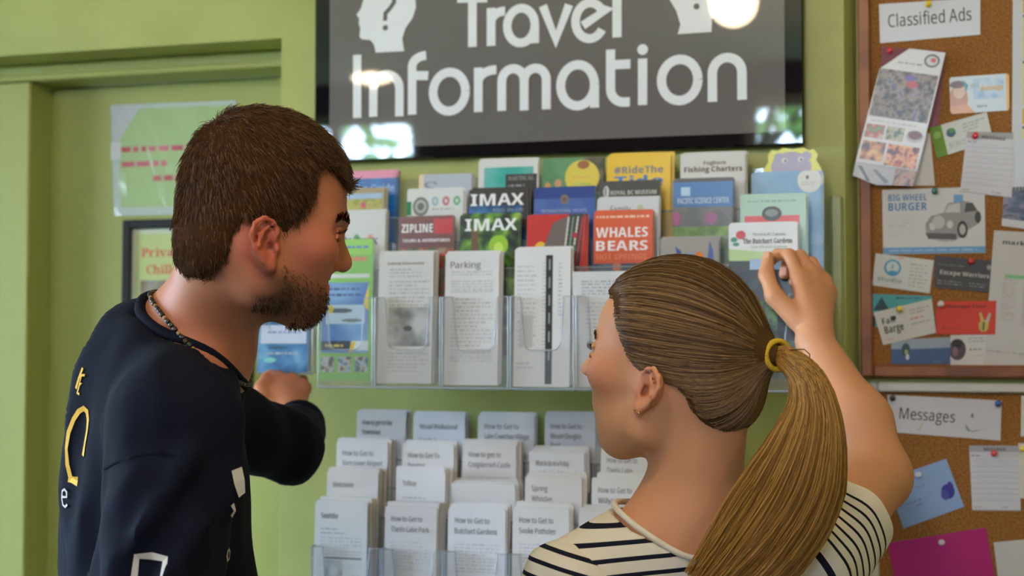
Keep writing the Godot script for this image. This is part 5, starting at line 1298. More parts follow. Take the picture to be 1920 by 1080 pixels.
	for i in 20000:
		var j := rng.randi() % pos.size()
		var p := inv * pos[j]
		var n := (inv.basis * nor[j]).normalized()
		if p.length() < 0.072:
			continue
		var away := p - crown
		var flow := away - n * away.dot(n)
		var near_crown := clampf(1.0 - away.length() / 0.03, 0.0, 1.0)
		flow = flow.normalized() + Vector3(0, -0.35, 0.0) * (1.0 - near_crown)
		flow += Vector3(rng.randf_range(-1, 1), rng.randf_range(-1, 1), rng.randf_range(-1, 1)) * 0.28
		flow = (flow - n * flow.dot(n) * 0.6).normalized()
		var len := rng.randf_range(0.009, 0.018) * (0.6 if p.y < -0.03 else 1.0)
		var lift := 0.42 + 0.3 * near_crown
		var root := p - n * 0.003 + Vector3(rng.randf_range(-1, 1), rng.randf_range(-1, 1), rng.randf_range(-1, 1)) * 0.002
		var mid := root + (flow + n * lift * 1.2) * len * 0.5
		var tip := root + (flow + n * lift * 0.7) * len
		strand(sg, [o * tf * root, o * tf * mid, o * tf * tip], 0.00052, 0.0002, browns[rng.randi() % 5])
	var st := part("strands", sg.mesh(), hm, hair)
	st.set_meta("kind", "stuff")
	# beard and brows
	sg = Geo.new()
	sg.use_c = true
	var beards := [lin(44, 30, 22), lin(60, 42, 30), lin(76, 54, 38), lin(92, 64, 42)]
	var fl := hf.all()
	for i in 60000:
		var j := rng.randi() % skin_v.size()
		var p := inv * skin_v[j]
		if p.z < -0.004 or p.y > -0.04 or p.y < -0.152:
			continue
		var jaw := -0.084 - 0.30 * (p.z - 0.03) + 1.5 * maxf(0.0, 0.030 - p.z)
		var thick := clampf((jaw - p.y) / 0.022, 0.0, 1.0)
		if thick <= 0.0 or rng.randf() > 0.15 + thick:
			continue
		if p.z > 0.064 and absf(p.x) < 0.026 and p.y > -0.112:
			continue
		if absf(p.x) > 0.0655 and p.z < 0.026:
			continue
		if p.y < -0.132 and p.z < 0.04:
			continue
		var n := (inv.basis * skin_n[j]).normalized()
		p += Vector3(rng.randf_range(-1, 1), rng.randf_range(-1, 1), rng.randf_range(-1, 1)) * 0.0018
		var fw := (Vector3(0, -1, 0.25) + n * 0.4 + Vector3(rng.randf_range(-1, 1), rng.randf_range(-1, 1), rng.randf_range(-1, 1)) * 0.5).normalized()
		var len := rng.randf_range(0.0014, 0.0026 + 0.002 * thick)
		strand(sg, [o * tf * (p - n * 0.001), o * tf * (p + fw * len)], 0.00038, 0.0002, beards[rng.randi() % 4])
	for s in [-1.0, 1.0]:
		for i in 90:
			var t := rng.randf()
			var p: Vector3 = Vector3(s * 0.010, -0.0285, 0.104).lerp(Vector3(s * 0.050, -0.030, 0.079), t) + Vector3(0, 0.006 * sin(t * PI) + rng.randf_range(-0.004, 0.004), 0.004)
			p -= hf.normal(p) * (hf.at(p, fl) - 0.0006)
			strand(sg, [o * tf * p, o * tf * (p + Vector3(s * 0.006, rng.randf_range(0.0, 0.004), -0.002) + hf.normal(p) * 0.0012)], 0.0007, 0.0003, beards[1])
	st = part("beard", sg.mesh(), hm, person)
	st.set_meta("kind", "stuff")
	for s in [-1.0, 1.0]:
		eye(person, o * tf, s, lin(70, 90, 100), lin(40, 26, 20), skin, 0.35)
	# teeth between the smiling lips
	g = Geo.new()
	for i in 8:
		var a := (i - 3.5) * 0.0056
		g.box(Vector3(a - 0.0026, -0.1005, 0.0715 - absf(a) * 0.22), Vector3(a + 0.0026, -0.0935, 0.0745 - absf(a) * 0.22), 0.0007)
	var tt := part("teeth", g.mesh(), mat(srgb(226, 218, 204), 0.3), person)
	tt.transform = o * tf
	# ---- bead necklace lying round the neck
	var nk := base("bead_necklace", nb)
	tag(nk, "thin necklace of dark and tan beads on the man's neck", "necklace")
	var d1 := (Vector3(-0.7659, 1.5177, 0.7891) - Vector3(-0.8459, 1.5986, 0.8149)).normalized()
	var d2 := Vector3(0.2723, 0, 0.9622)
	var mid := Vector3(-0.8032, 1.5575, 0.8064)
	var beads := []
	for i in 400:
		var a := TAU * i / 400.0
		var d := d1 * cos(a) + d2 * sin(a)
		beads.append(tf * hf.march(back * (mid + d * 0.14), back.basis * -d, 60, 0.2) + d * 0.0028)
	var mesh_a := Geo.new()
	mesh_a.lathe([Vector2(0.0008, -0.0028), Vector2(0.0026, -0.0024), Vector2(0.003, 0.0), Vector2(0.0026, 0.0024), Vector2(0.0008, 0.0028)], Vector3.ZERO, Vector3.UP, 8)
	var am := mesh_a.mesh()
	var bm := [mat(srgb(34, 24, 18), 0.4), mat(srgb(50, 36, 24), 0.4), mat(srgb(150, 116, 74), 0.5), mat(srgb(42, 48, 34), 0.4)]
	var last: Vector3 = beads[0]
	var count := 0
	for i in range(1, 400):
		if (beads[i] - last).length() < 0.0058:
			continue
		var y: Vector3 = (beads[i] - last).normalized()
		var bd := part("bead", am, bm[2] if count % 4 == 3 else bm[count % 2] if count % 5 else bm[3], nk)
		var x := y.cross(Vector3(0.3, 1, 0.2)).normalized()
		bd.transform = Transform3D(Basis(x, y, x.cross(y)) * (0.8 if count % 4 == 3 else 1.0), (beads[i] + last) / 2 - nk.position)
		last = beads[i]
		count += 1
	legs(person, Vector3(-0.8969, 1.0023, 0.7644), right, ahead, srgb(44, 50, 66), srgb(60, 54, 50), 0.1)

func eye(person: Node3D, tf: Transform3D, s: float, iris: Color, lash: Color, lid_col: Color, open := 1.0) -> void:
	var g := Geo.new()
	g.use_c = true
	var c := Vector3(s * 0.031, -0.0430, 0.0795)
	for i in 13:
		for j in 24:
			var th := PI * i / 12.0
			var n := Vector3(sin(th) * cos(TAU * j / 24), sin(th) * sin(TAU * j / 24), cos(th))
			var col := lin(206, 200, 194) if th > 0.5 else iris if th > 0.22 else lin(10, 10, 10)
			g.vert(tf * (c + n * (0.0116 if open > 0.5 else 0.0104)), (tf.basis * n).normalized(), Vector2.ZERO, col)
	for i in 12:
		for j in 24:
			var p := i * 24 + j
			var q := i * 24 + (j + 1) % 24
			g.tri(p, q, p + 24); g.tri(q, q + 24, p + 24)
	var e := part("eye", g.mesh(), vcol(0.1, 0.5), person)
	g = Geo.new()
	g.use_c = true
	# lids and lashes
	for up in [1.0, -1.0]:
		var lid := []
		for i in 9:
			var a := (i / 8.0 - 0.5) * 2.0
			lid.append(tf * (c + Vector3(a * 0.0135, up * ((0.0052 - 0.004 * a * a) * open + 0.003), 0.0108 - 0.005 * a * a)))
		g.tube(lid, [0.0025, 0.0034, 0.0036, 0.0037, 0.0037, 0.0037, 0.0036, 0.0034, 0.0025], 8, lid_col)
	for i in 14:
		var a := (i / 13.0 - 0.5) * 2.0
		var p := c + Vector3(a * 0.0135, (0.0054 - 0.004 * a * a) * open, 0.0132 - 0.005 * a * a)
		strand(g, [tf * p, tf * (p + Vector3(a * 0.002, 0.001, 0.005)), tf * (p + Vector3(a * 0.003, 0.0045, 0.0075))], 0.0006, 0.0002, lash)
	part("lashes", g.mesh(), vcol(0.6), e)

# ================================================================ people
# A body is a field: tapered capsules and ellipsoids joined with a smooth minimum, meshed as surface nets.
class Field:
	var kind := PackedInt32Array()      # 0 capsule, 1 ellipsoid, 2 outline in the yz plane (keeps what is inside)
	var a := PackedVector3Array()
	var b := PackedVector3Array()
	var ra := PackedFloat32Array()
	var rb := PackedFloat32Array()
	var k := PackedFloat32Array()
	var cut := PackedInt32Array()
	var inv: Array[Basis] = []
	var outline := PackedVector2Array()
	var wave: FastNoiseLite
	var wave_amp := 0.0
	var wave_scale := Vector3.ONE
	func cap(p: Vector3, q: Vector3, r0: float, r1: float, blend := 0.02, carve := 0) -> void:
		kind.append(0); a.append(p); b.append(q); ra.append(r0); rb.append(r1); k.append(blend); cut.append(carve); inv.append(Basis())
	func chain(pts: Array, rs: Array, blend := 0.01) -> void:
		for i in pts.size() - 1:
			cap(pts[i], pts[i + 1], rs[i], rs[i + 1], blend)
	func egg(p: Vector3, r: Vector3, blend := 0.02, carve := 0, turn := Basis()) -> void:
		kind.append(1); a.append(p); b.append(r); ra.append(minf(r.x, minf(r.y, r.z))); rb.append(0.0); k.append(blend); cut.append(carve); inv.append(turn.inverse())
	func keep(poly: PackedVector2Array, blend := 0.006) -> void:
		outline = poly
		kind.append(2); a.append(Vector3.ZERO); b.append(Vector3.ZERO); ra.append(0); rb.append(0); k.append(blend); cut.append(2); inv.append(Basis())
	func one(i: int, p: Vector3) -> float:
		match kind[i]:
			0:
				var d := b[i] - a[i]
				var t := clampf((p - a[i]).dot(d) / maxf(d.length_squared(), 1e-9), 0.0, 1.0)
				return (p - a[i] - d * t).length() - lerpf(ra[i], rb[i], t)
			1:
				var q: Vector3 = inv[i] * (p - a[i])
				var r := b[i]
				var k0 := (q / r).length()
				var k1 := (q / (r * r)).length()
				return k0 * (k0 - 1.0) / maxf(k1, 1e-6)
		var w := Vector2(p.z, p.y)
		var best := 1e9
		var n := outline.size()
		for j in n:
			var s := outline[j]
			var e := outline[(j + 1) % n] - s
			best = minf(best, (w - s - e * clampf((w - s).dot(e) / e.length_squared(), 0.0, 1.0)).length_squared())
		return -sqrt(best) if Geometry2D.is_point_in_polygon(w, outline) else sqrt(best)
	func at(p: Vector3, list: PackedInt32Array) -> float:
		var d := 1.0
		for i in list:
			var e := one(i, p)
			var kk := k[i]
			if cut[i] == 0:
				var h := maxf(kk - absf(d - e), 0.0) / kk
				d = minf(d, e) - h * h * kk * 0.25
			else:
				if cut[i] == 1:
					e = -e
				var h := maxf(kk - absf(d - e), 0.0) / kk
				d = maxf(d, e) + h * h * kk * 0.25
		if wave_amp > 0.0:
			d += wave.get_noise_3dv(p * wave_scale) * wave_amp
		return d
	func all() -> PackedInt32Array:
		return PackedInt32Array(range(kind.size()))
	func march(from: Vector3, dir: Vector3, steps := 40, far := 1.0, skip_last := false) -> Vector3:
		var l := PackedInt32Array(range(kind.size() - 1)) if skip_last else all()
		var t := 0.0
		for i in steps:
			var d := at(from + dir * t, l)
			if d < 0.0003 or t > far:
				break
			t += d * 0.9
		return from + dir * t
	func normal(p: Vector3) -> Vector3:
		var l := all()
		var e := 0.001
		return Vector3(at(p + Vector3(e, 0, 0), l) - at(p - Vector3(e, 0, 0), l), at(p + Vector3(0, e, 0), l) - at(p - Vector3(0, e, 0), l), at(p + Vector3(0, 0, e), l) - at(p - Vector3(0, 0, e), l)).normalized()
	# adds the surface to g, moved by tf; paint(p) gives a colour, wrap(p) a uv, both from the field's own coordinates
	func mesh(g: Geo, cell: float, tf: Transform3D, paint = null, wrap = null) -> void:
		var lo := Vector3.ONE * 1e9
		var hi := -lo
		for i in kind.size():
			if cut[i] == 0:
				var r: float = maxf(ra[i], rb[i]) if kind[i] == 0 else maxf(b[i].x, maxf(b[i].y, b[i].z))
				for p in ([a[i], b[i]] if kind[i] == 0 else [a[i]]):
					lo = lo.min(p - Vector3.ONE * (r + 0.02)); hi = hi.max(p + Vector3.ONE * (r + 0.02))
		var B := 5
		var step := cell * B
		var nb := Vector3i(((hi - lo) / step).ceil())
		var hd := step * 0.87
		var verts := {}
		var edges := PackedInt64Array()
		var esign := PackedByteArray()
		var SX := 4096
		var off: Array[int] = [0, 1, SX, SX + 1, SX * SX, SX * SX + 1, SX * SX + SX, SX * SX + SX + 1]
		var N1 := B + 1
		var vals := PackedFloat32Array()
		vals.resize(N1 * N1 * N1)
		var start := g.v.size()
		for bz in nb.z:
			for by in nb.y:
				for bx in nb.x:
					var o := lo + Vector3(bx, by, bz) * step
					var c := o + Vector3.ONE * step * 0.5
					var list := PackedInt32Array()
					var any := false
					for i in kind.size():
						var e := one(i, c)
						if kind[i] == 1:
							e *= 0.62
						if cut[i] == 0:
							if e < hd + 2.0 * k[i] + cell + wave_amp:
								list.append(i); any = true
						elif cut[i] == 1:
							if e < hd + 2.0 * k[i] + cell:
								list.append(i)
						else:
							list.append(i)
					if not any or absf(at(c, list)) > hd * 1.5 + 0.012:
						continue
					var m := 0
					for z in N1:
						for y in N1:
							for x in N1:
								vals[m] = at(o + Vector3(x, y, z) * cell, list)
								m += 1
					for z in B:
						for y in B:
							for x in B:
								var q := x + y * N1 + z * N1 * N1
								var v0 := vals[q]
								var s0 := v0 < 0.0
								var key := (bx * B + x + 1) + (by * B + y + 1) * SX + (bz * B + z + 1) * SX * SX
								for ax in 3:
									var v1 := vals[q + (1 if ax == 0 else N1 if ax == 1 else N1 * N1)]
									if (v1 < 0.0) != s0:
										edges.append(key * 4 + ax)
										esign.append(1 if s0 else 0)
								# vertex of this cell
								var sum := Vector3.ZERO
								var cnt := 0
								var cv := [v0, vals[q + 1], vals[q + N1], vals[q + N1 + 1], vals[q + N1 * N1], vals[q + N1 * N1 + 1], vals[q + N1 * N1 + N1], vals[q + N1 * N1 + N1 + 1]]
								var mask := 0
								for i in 8:
									if cv[i] < 0.0:
										mask |= 1 << i
								if mask == 0 or mask == 255:
									continue
								for e in EDGES:
									var f0: float = cv[e[0]]
									var f1: float = cv[e[1]]
									if (f0 < 0.0) != (f1 < 0.0):
										var t := f0 / (f0 - f1)
										var p0 := Vector3(e[0] & 1, (e[0] >> 1) & 1, e[0] >> 2)
										var p1 := Vector3(e[1] & 1, (e[1] >> 1) & 1, e[1] >> 2)
										sum += p0.lerp(p1, t)
										cnt += 1
								var p := o + (Vector3(x, y, z) + sum / cnt) * cell
								verts[key] = g.vert(tf * p, Vector3.ZERO, wrap.call(p) if wrap != null else Vector2.ZERO, paint.call(p) if paint != null else Color.WHITE)
		for i in edges.size():
			var key := edges[i] >> 2
			var ax := edges[i] & 3
			var u := SX if ax == 0 else SX * SX if ax == 1 else 1
			var w := SX * SX if ax == 0 else 1 if ax == 1 else SX
			var ka: int = verts.get(key, -1)
			var kb: int = verts.get(key - u, -1)
			var kc: int = verts.get(key - u - w, -1)
			var kd: int = verts.get(key - w, -1)
			if ka < 0 or kb < 0 or kc < 0 or kd < 0:
				continue
			if esign[i]:
				g.ix.append_array([ka, kc, kb, ka, kd, kc])
			else:
				g.ix.append_array([ka, kb, kc, ka, kc, kd])
			var nn := (g.v[kc] - g.v[ka]).cross(g.v[kb] - g.v[kd])
			if esign[i]:
				nn = -nn
			for q in [ka, kb, kc, kd]:
				g.n[q] += nn
		for i in range(start, g.v.size()):
			g.n[i] = g.n[i].normalized()
	const EDGES := [[0, 1], [2, 3], [4, 5], [6, 7], [0, 2], [1, 3], [4, 6], [5, 7], [0, 4], [1, 5], [2, 6], [3, 7]]

func lin(r: int, g: int, b: int) -> Color:
	return Color8(r, g, b).srgb_to_linear()
func vcol(rough := 0.6, spec := 0.4) -> StandardMaterial3D:
	var m := mat(Color.WHITE, rough, spec)
	m.vertex_color_use_as_albedo = true
	return m
# axes of someone whose face points along f: x to their own left, y up, z ahead
func facing(f: Vector3, nod := 0.0, tilt := 0.0) -> Basis:
	var z := f.normalized()
	var x := Vector3.UP.cross(z).normalized()
	var y := z.cross(x)
	return Basis(x, y, z) * Basis(Vector3.RIGHT, nod) * Basis(Vector3(0, 0, 1), tilt)

# the head, in metres about the middle of the skull: z ahead, y up, x to the person's left
func head_field(fem: bool) -> Field:
	var f := Field.new()
	var ez := 0.0 if fem else 0.015     # how far ahead the ears sit
	var j := 0.019 if fem else 0.0      # how far the jaw hangs open
	var J := Vector3(0, -j, -j * 0.9)
	f.egg(Vector3(0, 0, -0.002 if fem else 0.004), Vector3(0.073, 0.090, 0.090 if fem else 0.083), 0.02)
	f.egg(Vector3(0, -0.002, 0.034), Vector3(0.060, 0.062, 0.068), 0.03)
	f.egg(Vector3(0, -0.064, 0.040), Vector3(0.057 if not fem else 0.054, 0.068, 0.046 if not fem else 0.043), 0.03)
	f.egg(Vector3(0, -0.050, -0.02 if fem else -0.014), Vector3(0.062, 0.055, 0.06 if fem else 0.056), 0.03)
	for s in [-1.0, 1.0]:
		f.cap(Vector3(0, -0.120, 0.050) + J, Vector3(s * 0.046, -0.100, 0.004) + J * 0.6, 0.018, 0.017, 0.03)
		f.cap(Vector3(s * 0.046, -0.100, 0.004) + J * 0.6, Vector3(s * 0.056, -0.066, -0.008), 0.016, 0.014, 0.03)
		f.egg(Vector3(s * 0.040, -0.062, 0.062), Vector3(0.023, 0.024 if fem else 0.02, 0.024), 0.025)
		f.cap(Vector3(s * 0.008, -0.027, 0.094), Vector3(s * 0.044, -0.028, 0.074), 0.009 if fem else 0.011, 0.008, 0.014)
	f.egg(Vector3(0, -0.124, 0.058) + J, Vector3(0.022, 0.017, 0.016), 0.02)
	if fem:
		f.egg(Vector3(0, -0.112, 0.034), Vector3(0.042, 0.034, 0.028), 0.03)
	# muzzle and lips, smiling
	f.egg(Vector3(0, -0.096, 0.058), Vector3(0.034, 0.028, 0.024), 0.02)
	f.cap(Vector3(0, -0.040, 0.091), Vector3(0, -0.073, 0.1015 if not fem else 0.1065), 0.0085, 0.0115 if not fem else 0.0098, 0.010)
	for s in [-1.0, 1.0]:
		f.egg(Vector3(s * 0.011, -0.077, 0.0905), Vector3(0.008, 0.0075, 0.010), 0.006)
		f.egg(Vector3(s * 0.031, -0.043, 0.098), Vector3(0.020, 0.011, 0.013), 0.014, 1)
		f.egg(Vector3(s * 0.031, -0.043, 0.0785), Vector3(0.0150, 0.0115, 0.0125), 0.004)
		f.cap(Vector3(0, -0.0905, 0.0795), Vector3(s * 0.024, -0.0925, 0.070), 0.0050, 0.003, 0.006)
		f.cap(Vector3(0, -0.1055, 0.0755) + J * 0.8, Vector3(s * 0.023, -0.0965, 0.069), 0.0056, 0.003, 0.006)
		f.cap(Vector3(0, -0.098, 0.084) + J * 0.4, Vector3(s * 0.026, -0.0945, 0.077), 0.0042 + j * 0.3, 0.002, 0.004, 1)
		f.egg(Vector3(s * 0.006, -0.0835, 0.094), Vector3(0.0035, 0.003, 0.005), 0.002, 1)
	for s in [-1.0, 1.0]:
		# the ear: shell, hollow, rim, lobe
		var e := func(z: float, y: float, out: float) -> Vector3: return Vector3(s * (0.070 + out - z * 0.30), -0.060 + (y + 0.060) * 0.88, z * 0.92 + ez)
		f.egg(e.call(-0.016, -0.060, 0.000), Vector3(0.0060, 0.025, 0.0165), 0.005, 0, Basis(Vector3.UP, -s * 0.30) * Basis(Vector3.RIGHT, -0.2))
		f.egg(e.call(-0.0135, -0.058, 0.0085), Vector3(0.0085, 0.0185, 0.0118), 0.002, 1, Basis(Vector3.RIGHT, -0.2))
		f.egg(e.call(-0.006, -0.064, 0.004), Vector3(0.012, 0.0085, 0.0062), 0.002, 1)
		var rim := [e.call(-0.004, -0.058, 0.003), e.call(0.001, -0.044, 0.005), e.call(-0.006, -0.033, 0.0075), e.call(-0.017, -0.029, 0.009), e.call(-0.028, -0.036, 0.0095), e.call(-0.032, -0.050, 0.0095), e.call(-0.028, -0.066, 0.0085), e.call(-0.019, -0.081, 0.007), e.call(-0.010, -0.091, 0.005)]
		f.chain(rim, [0.0026, 0.0030, 0.0031, 0.0032, 0.0031, 0.0030, 0.0030, 0.0034, 0.004], 0.002)
		f.chain([e.call(-0.012, -0.040, 0.006), e.call(-0.020, -0.050, 0.0065), e.call(-0.021, -0.064, 0.006), e.call(-0.013, -0.078, 0.0045)], [0.0024, 0.0026, 0.0026, 0.0024], 0.002)
		f.egg(e.call(-0.007, -0.089, 0.003), Vector3(0.0042, 0.008, 0.0068), 0.004)
		f.egg(e.call(0.000, -0.066, 0.004), Vector3(0.0035, 0.006, 0.004), 0.003)
	return f

# a hand from joints given in the world: wrist, then chains for thumb and fingers
func hand_field(f: Field, wrist: Vector3, knuckles: Array, thumb: Array, fingers: Array, s := 1.0) -> void:
	for q in knuckles:
		f.cap(wrist, q, 0.017 * s, 0.0115 * s, 0.016)
	for i in knuckles.size() - 1:
		f.cap(knuckles[i], knuckles[i + 1], 0.0105 * s, 0.0105 * s, 0.008)
	f.chain(thumb, [0.0165 * s, 0.0125 * s, 0.0105 * s, 0.0085 * s], 0.007)
	for i in fingers.size():
		var r: float = [0.0092, 0.0095, 0.009, 0.008][i] * s
		f.chain([knuckles[i]] + fingers[i], [r * 1.15, r, r * 0.92, r * 0.8], 0.003)

# hair drawn as fine strands: thin three-sided tubes
func strand(g: Geo, pts: Array, r0: float, r1: float, col: Color) -> void:
	var rs := []
	for i in pts.size():
		rs.append(lerpf(r0, r1, float(i) / (pts.size() - 1)))
	g.tube(pts, rs, 3, col, false)

# a cloth edge (collar, cuff): a tube along points found on the cloth where a cylinder of radius r about an axis leaves it
func collar(f: Field, c: Vector3, axis: Vector3, r: float, side: Vector3, rx := 1.0, depth := 0.2) -> Array:
	var u := (side - axis * side.dot(axis)).normalized()
	var w := axis.cross(u)
	var out := []
	for i in 49:
		var a := TAU * i / 48.0
		out.append(f.march(c + (u * cos(a) * rx + w * sin(a)) * r + axis * depth, -axis, 60, depth * 2.5))
	return out

func legs(person: Node3D, hip: Vector3, across: Vector3, ahead: Vector3, col: Color, shoe: Color, r: float) -> void:
	var f := Field.new()
	var off := person.position
	var h := hip - off
	f.egg(h + Vector3(0, 0.02, 0), Vector3(r * 1.55, 0.13, r * 1.05), 0.05, 0, Basis(across, Vector3.UP, ahead))
	for s in [-1.0, 1.0]:
		var top: Vector3 = h + across * s * r * 0.75 - Vector3(0, 0.05, 0)
		var foot: Vector3 = Vector3(h.x, 0.09, h.z) + across * s * 0.11
		var knee: Vector3 = top.lerp(foot, 0.5) + ahead * 0.02
		f.chain([top, knee, foot], [r * 0.85, r * 0.55, r * 0.45], 0.04)
	var g := Geo.new()
	f.mesh(g, 0.016, Transform3D())
	part("trousers", g.mesh(), mat(col, 0.85, 0.2), person)
	for s in [-1.0, 1.0]:
		var sf := Field.new()
		var foot: Vector3 = Vector3(h.x, 0.045, h.z) + across * s * 0.11
		sf.cap(foot - ahead * 0.05, foot + ahead * 0.15, 0.042, 0.036, 0.02)
		sf.cap(foot - ahead * 0.04 + Vector3(0, 0.04, 0), foot + ahead * 0.04, 0.04, 0.045, 0.02)
		g = Geo.new()
		sf.mesh(g, 0.012, Transform3D())
		for i in g.v.size():
			g.v[i].y = maxf(g.v[i].y, 0.002)
		part("shoe", g.mesh(), mat(shoe, 0.6), person)

# ---------------------------------------------------------------- the woman
func woman() -> void:
	var size := 0.93
	var hp := Vector3(-0.259, 1.5537, 0.6886)
	var face := facing(Vector3(-0.9694, 0, -0.2453), 0.0, 0.0)
	var ht := Transform3D(face.scaled(Vector3.ONE * size), hp)              # the hair, combed level
	var tf := ht * Transform3D(Basis(Vector3.RIGHT, deg_to_rad(-17.0)), Vector3.ZERO)   # the face, chin up
	var back := tf.affine_inverse()
	var ahead := Vector3(-0.4593, 0, -0.8885)
	var across := Vector3(0.8885, 0, -0.4593)
	var turn := Basis(-across, Vector3.UP, ahead)
	var nb := Vector3(-0.2506, 1.3387, 0.6623)
	var sl := Vector3(-0.3706, 1.2815, 0.7304)
	var sr := Vector3(-0.1133, 1.2994, 0.6167)
	var elbow := Vector3(-0.0503, 1.3738, 0.373)
	var wrist := Vector3(-0.1341, 1.5501, 0.2735)
	var person := base("person", Vector3(Vector3(-0.2511, 1.0216, 0.6448).x, 0, Vector3(-0.2511, 1.0216, 0.6448).z))
	tag(person, "woman in striped shirt with ponytail tinted gold as if backlit, reaching for a brochure", "person")
	var o := Transform3D(Basis(), -person.position)
	var hf := head_field(true)
	hf.cap(back * (ht * Vector3(0, -0.07, -0.036)), back * nb, 0.052, 0.060, 0.03)
	hf.cap(back * nb, back * nb.lerp(sl, 0.5), 0.05, 0.048, 0.05)
	hf.cap(back * nb, back * nb.lerp(sr, 0.5), 0.05, 0.048, 0.05)
	hf.egg(back * Vector3(-0.2523, 1.2842, 0.645), Vector3(0.07, 0.05, 0.05), 0.05)
	var skin := lin(210, 148, 108)
	var ruddy := lin(206, 130, 96)
	var paint := func(p: Vector3) -> Color:
		var c := skin
		var ch := Vector2(p.z - 0.062, p.y + 0.066).length()
		c = c.lerp(ruddy, clampf(1.0 - ch / 0.04, 0.0, 0.6))
		if absf(p.x) > 0.068 and p.z < 0.003 and p.y < -0.025 and p.y > -0.1:
			c = c.lerp(ruddy, 0.7)
		if p.z > 0.066 and absf(p.x) < 0.026 and p.y < -0.087 and p.y > -0.112:
			c = lin(190, 96, 86)
		return c
	var g := Geo.new()
	g.use_c = true
	hf.mesh(g, 0.0036, o * tf, paint)
	# right arm and hand
	var arm := Field.new()
	arm.chain([sr, elbow], [0.05, 0.0415], 0.03)
	arm.chain([elbow, Vector3(-0.0718, 1.4433, 0.3402), wrist], [0.0395, 0.0375, 0.0255], 0.03)
	arm.mesh(g, 0.006, o, func(_p: Vector3) -> Color: return skin)
	var hd := Field.new()
	hd.cap(Vector3(-0.1188, 1.5206, 0.2889), wrist, 0.028, 0.0245, 0.02)
	hand_field(hd, wrist, [Vector3(-0.1581, 1.6409, 0.2475), Vector3(-0.1416, 1.6469, 0.2275), Vector3(-0.1269, 1.6367, 0.2125), Vector3(-0.1185, 1.6192, 0.2042)],
		[Vector3(-0.1572, 1.5801, 0.2656), Vector3(-0.1907, 1.6135, 0.2608), Vector3(-0.2028, 1.6452, 0.2499), Vector3(-0.2018, 1.6712, 0.235)],
		[[Vector3(-0.1714, 1.6736, 0.2369), Vector3(-0.1894, 1.6756, 0.2213), Vector3(-0.1989, 1.6659, 0.2184)], [Vector3(-0.1579, 1.673, 0.2175), Vector3(-0.1763, 1.6631, 0.2067), Vector3(-0.1813, 1.6474, 0.2127)], [Vector3(-0.1426, 1.6644, 0.2003), Vector3(-0.1612, 1.6525, 0.1968), Vector3(-0.168, 1.6365, 0.2085)], [Vector3(-0.1296, 1.6445, 0.1917), Vector3(-0.1479, 1.6354, 0.1924), Vector3(-0.1564, 1.6227, 0.2026)]])
	hd.mesh(g, 0.0032, o, func(_p: Vector3) -> Color: return skin)
	var core := Field.new()
	core.egg(Vector3(-0.2519, 1.2039, 0.6418), Vector3(0.135, 0.17, 0.07), 0.05, 0, turn)
	core.egg(Vector3(-0.2521, 1.0679, 0.6365), Vector3(0.13, 0.2, 0.075), 0.05, 0, turn)
	core.chain([sl, Vector3(-0.4071, 1.0528, 0.7526), Vector3(-0.4263, 0.8412, 0.6042)], [0.045, 0.037, 0.026], 0.02)
	hand_field(core, Vector3(-0.4263, 0.8412, 0.6042), [Vector3(-0.4217, 0.7698, 0.5689), Vector3(-0.4329, 0.7576, 0.5508), Vector3(-0.4443, 0.7486, 0.5328), Vector3(-0.4532, 0.7475, 0.5249)], [Vector3(-0.4195, 0.8273, 0.5913), Vector3(-0.4142, 0.7983, 0.5575), Vector3(-0.415, 0.7654, 0.5252), Vector3(-0.4198, 0.7397, 0.5048)],
		[[Vector3(-0.426, 0.7231, 0.5371), Vector3(-0.4314, 0.6922, 0.5062), Vector3(-0.4363, 0.6724, 0.486)], [Vector3(-0.4387, 0.707, 0.5192), Vector3(-0.4449, 0.6738, 0.4885), Vector3(-0.4498, 0.6531, 0.4683)], [Vector3(-0.4514, 0.7011, 0.5018), Vector3(-0.4577, 0.6684, 0.4711), Vector3(-0.4627, 0.649, 0.451)], [Vector3(-0.461, 0.7053, 0.4943), Vector3(-0.4674, 0.6755, 0.4637), Vector3(-0.4725, 0.6569, 0.4437)]], 0.95)
	core.mesh(g, 0.0125, o, func(_p: Vector3) -> Color: return skin)
	var body := part("body", g.mesh(), vcol(0.5, 0.4), person)
	# finger nails
	for q in [[Vector3(-0.2028, 1.6724, 0.2406), Vector3(-0.1, 0.3, 0.9)], [Vector3(-0.1818, 1.6515, 0.2234), Vector3(-0.2, 0.1, 1)]]:
		var nl := Geo.new()
		nl.box(Vector3(-0.0042, -0.006, -0.0008), Vector3(0.0042, 0.006, 0.0008), 0.0007)
		var na := part("nail", nl.mesh(), mat(srgb(226, 170, 150), 0.25), body)
		var n: Vector3 = q[1].normalized()
		var tip: Vector3 = hd.march(q[0] + n * 0.03, -n, 40, 0.06)
		var x := Vector3.UP.cross(n).normalized()
		na.transform = Transform3D(Basis(x, n.cross(x), n), tip - person.position)
	# ---- striped shirt: trunk and two sleeves, each with its own run of stripes
	var cloth := mat(Color.WHITE, 0.85, 0.25)
	var im := Image.create(8, 256, false, Image.FORMAT_RGB8)
	im.fill(srgb(222, 212, 194))
	im.fill_rect(Rect2i(0, 92, 8, 72), srgb(24, 26, 40))
	cloth.albedo_texture = ImageTexture.create_from_image(im)
	var cream := mat(srgb(222, 212, 194), 0.85, 0.25)
	var sh := Field.new()
	sh.wave = FastNoiseLite.new()
	sh.wave.seed = 8; sh.wave.frequency = 8.0; sh.wave.fractal_octaves = 2
	sh.wave_amp = 0.003
	sh.egg(Vector3(-0.2505, 1.2286, 0.6423), Vector3(0.155, 0.13, 0.088), 0.06, 0, turn)
	sh.egg(Vector3(-0.2508, 1.0802, 0.6366), Vector3(0.145, 0.25, 0.09), 0.06, 0, turn)
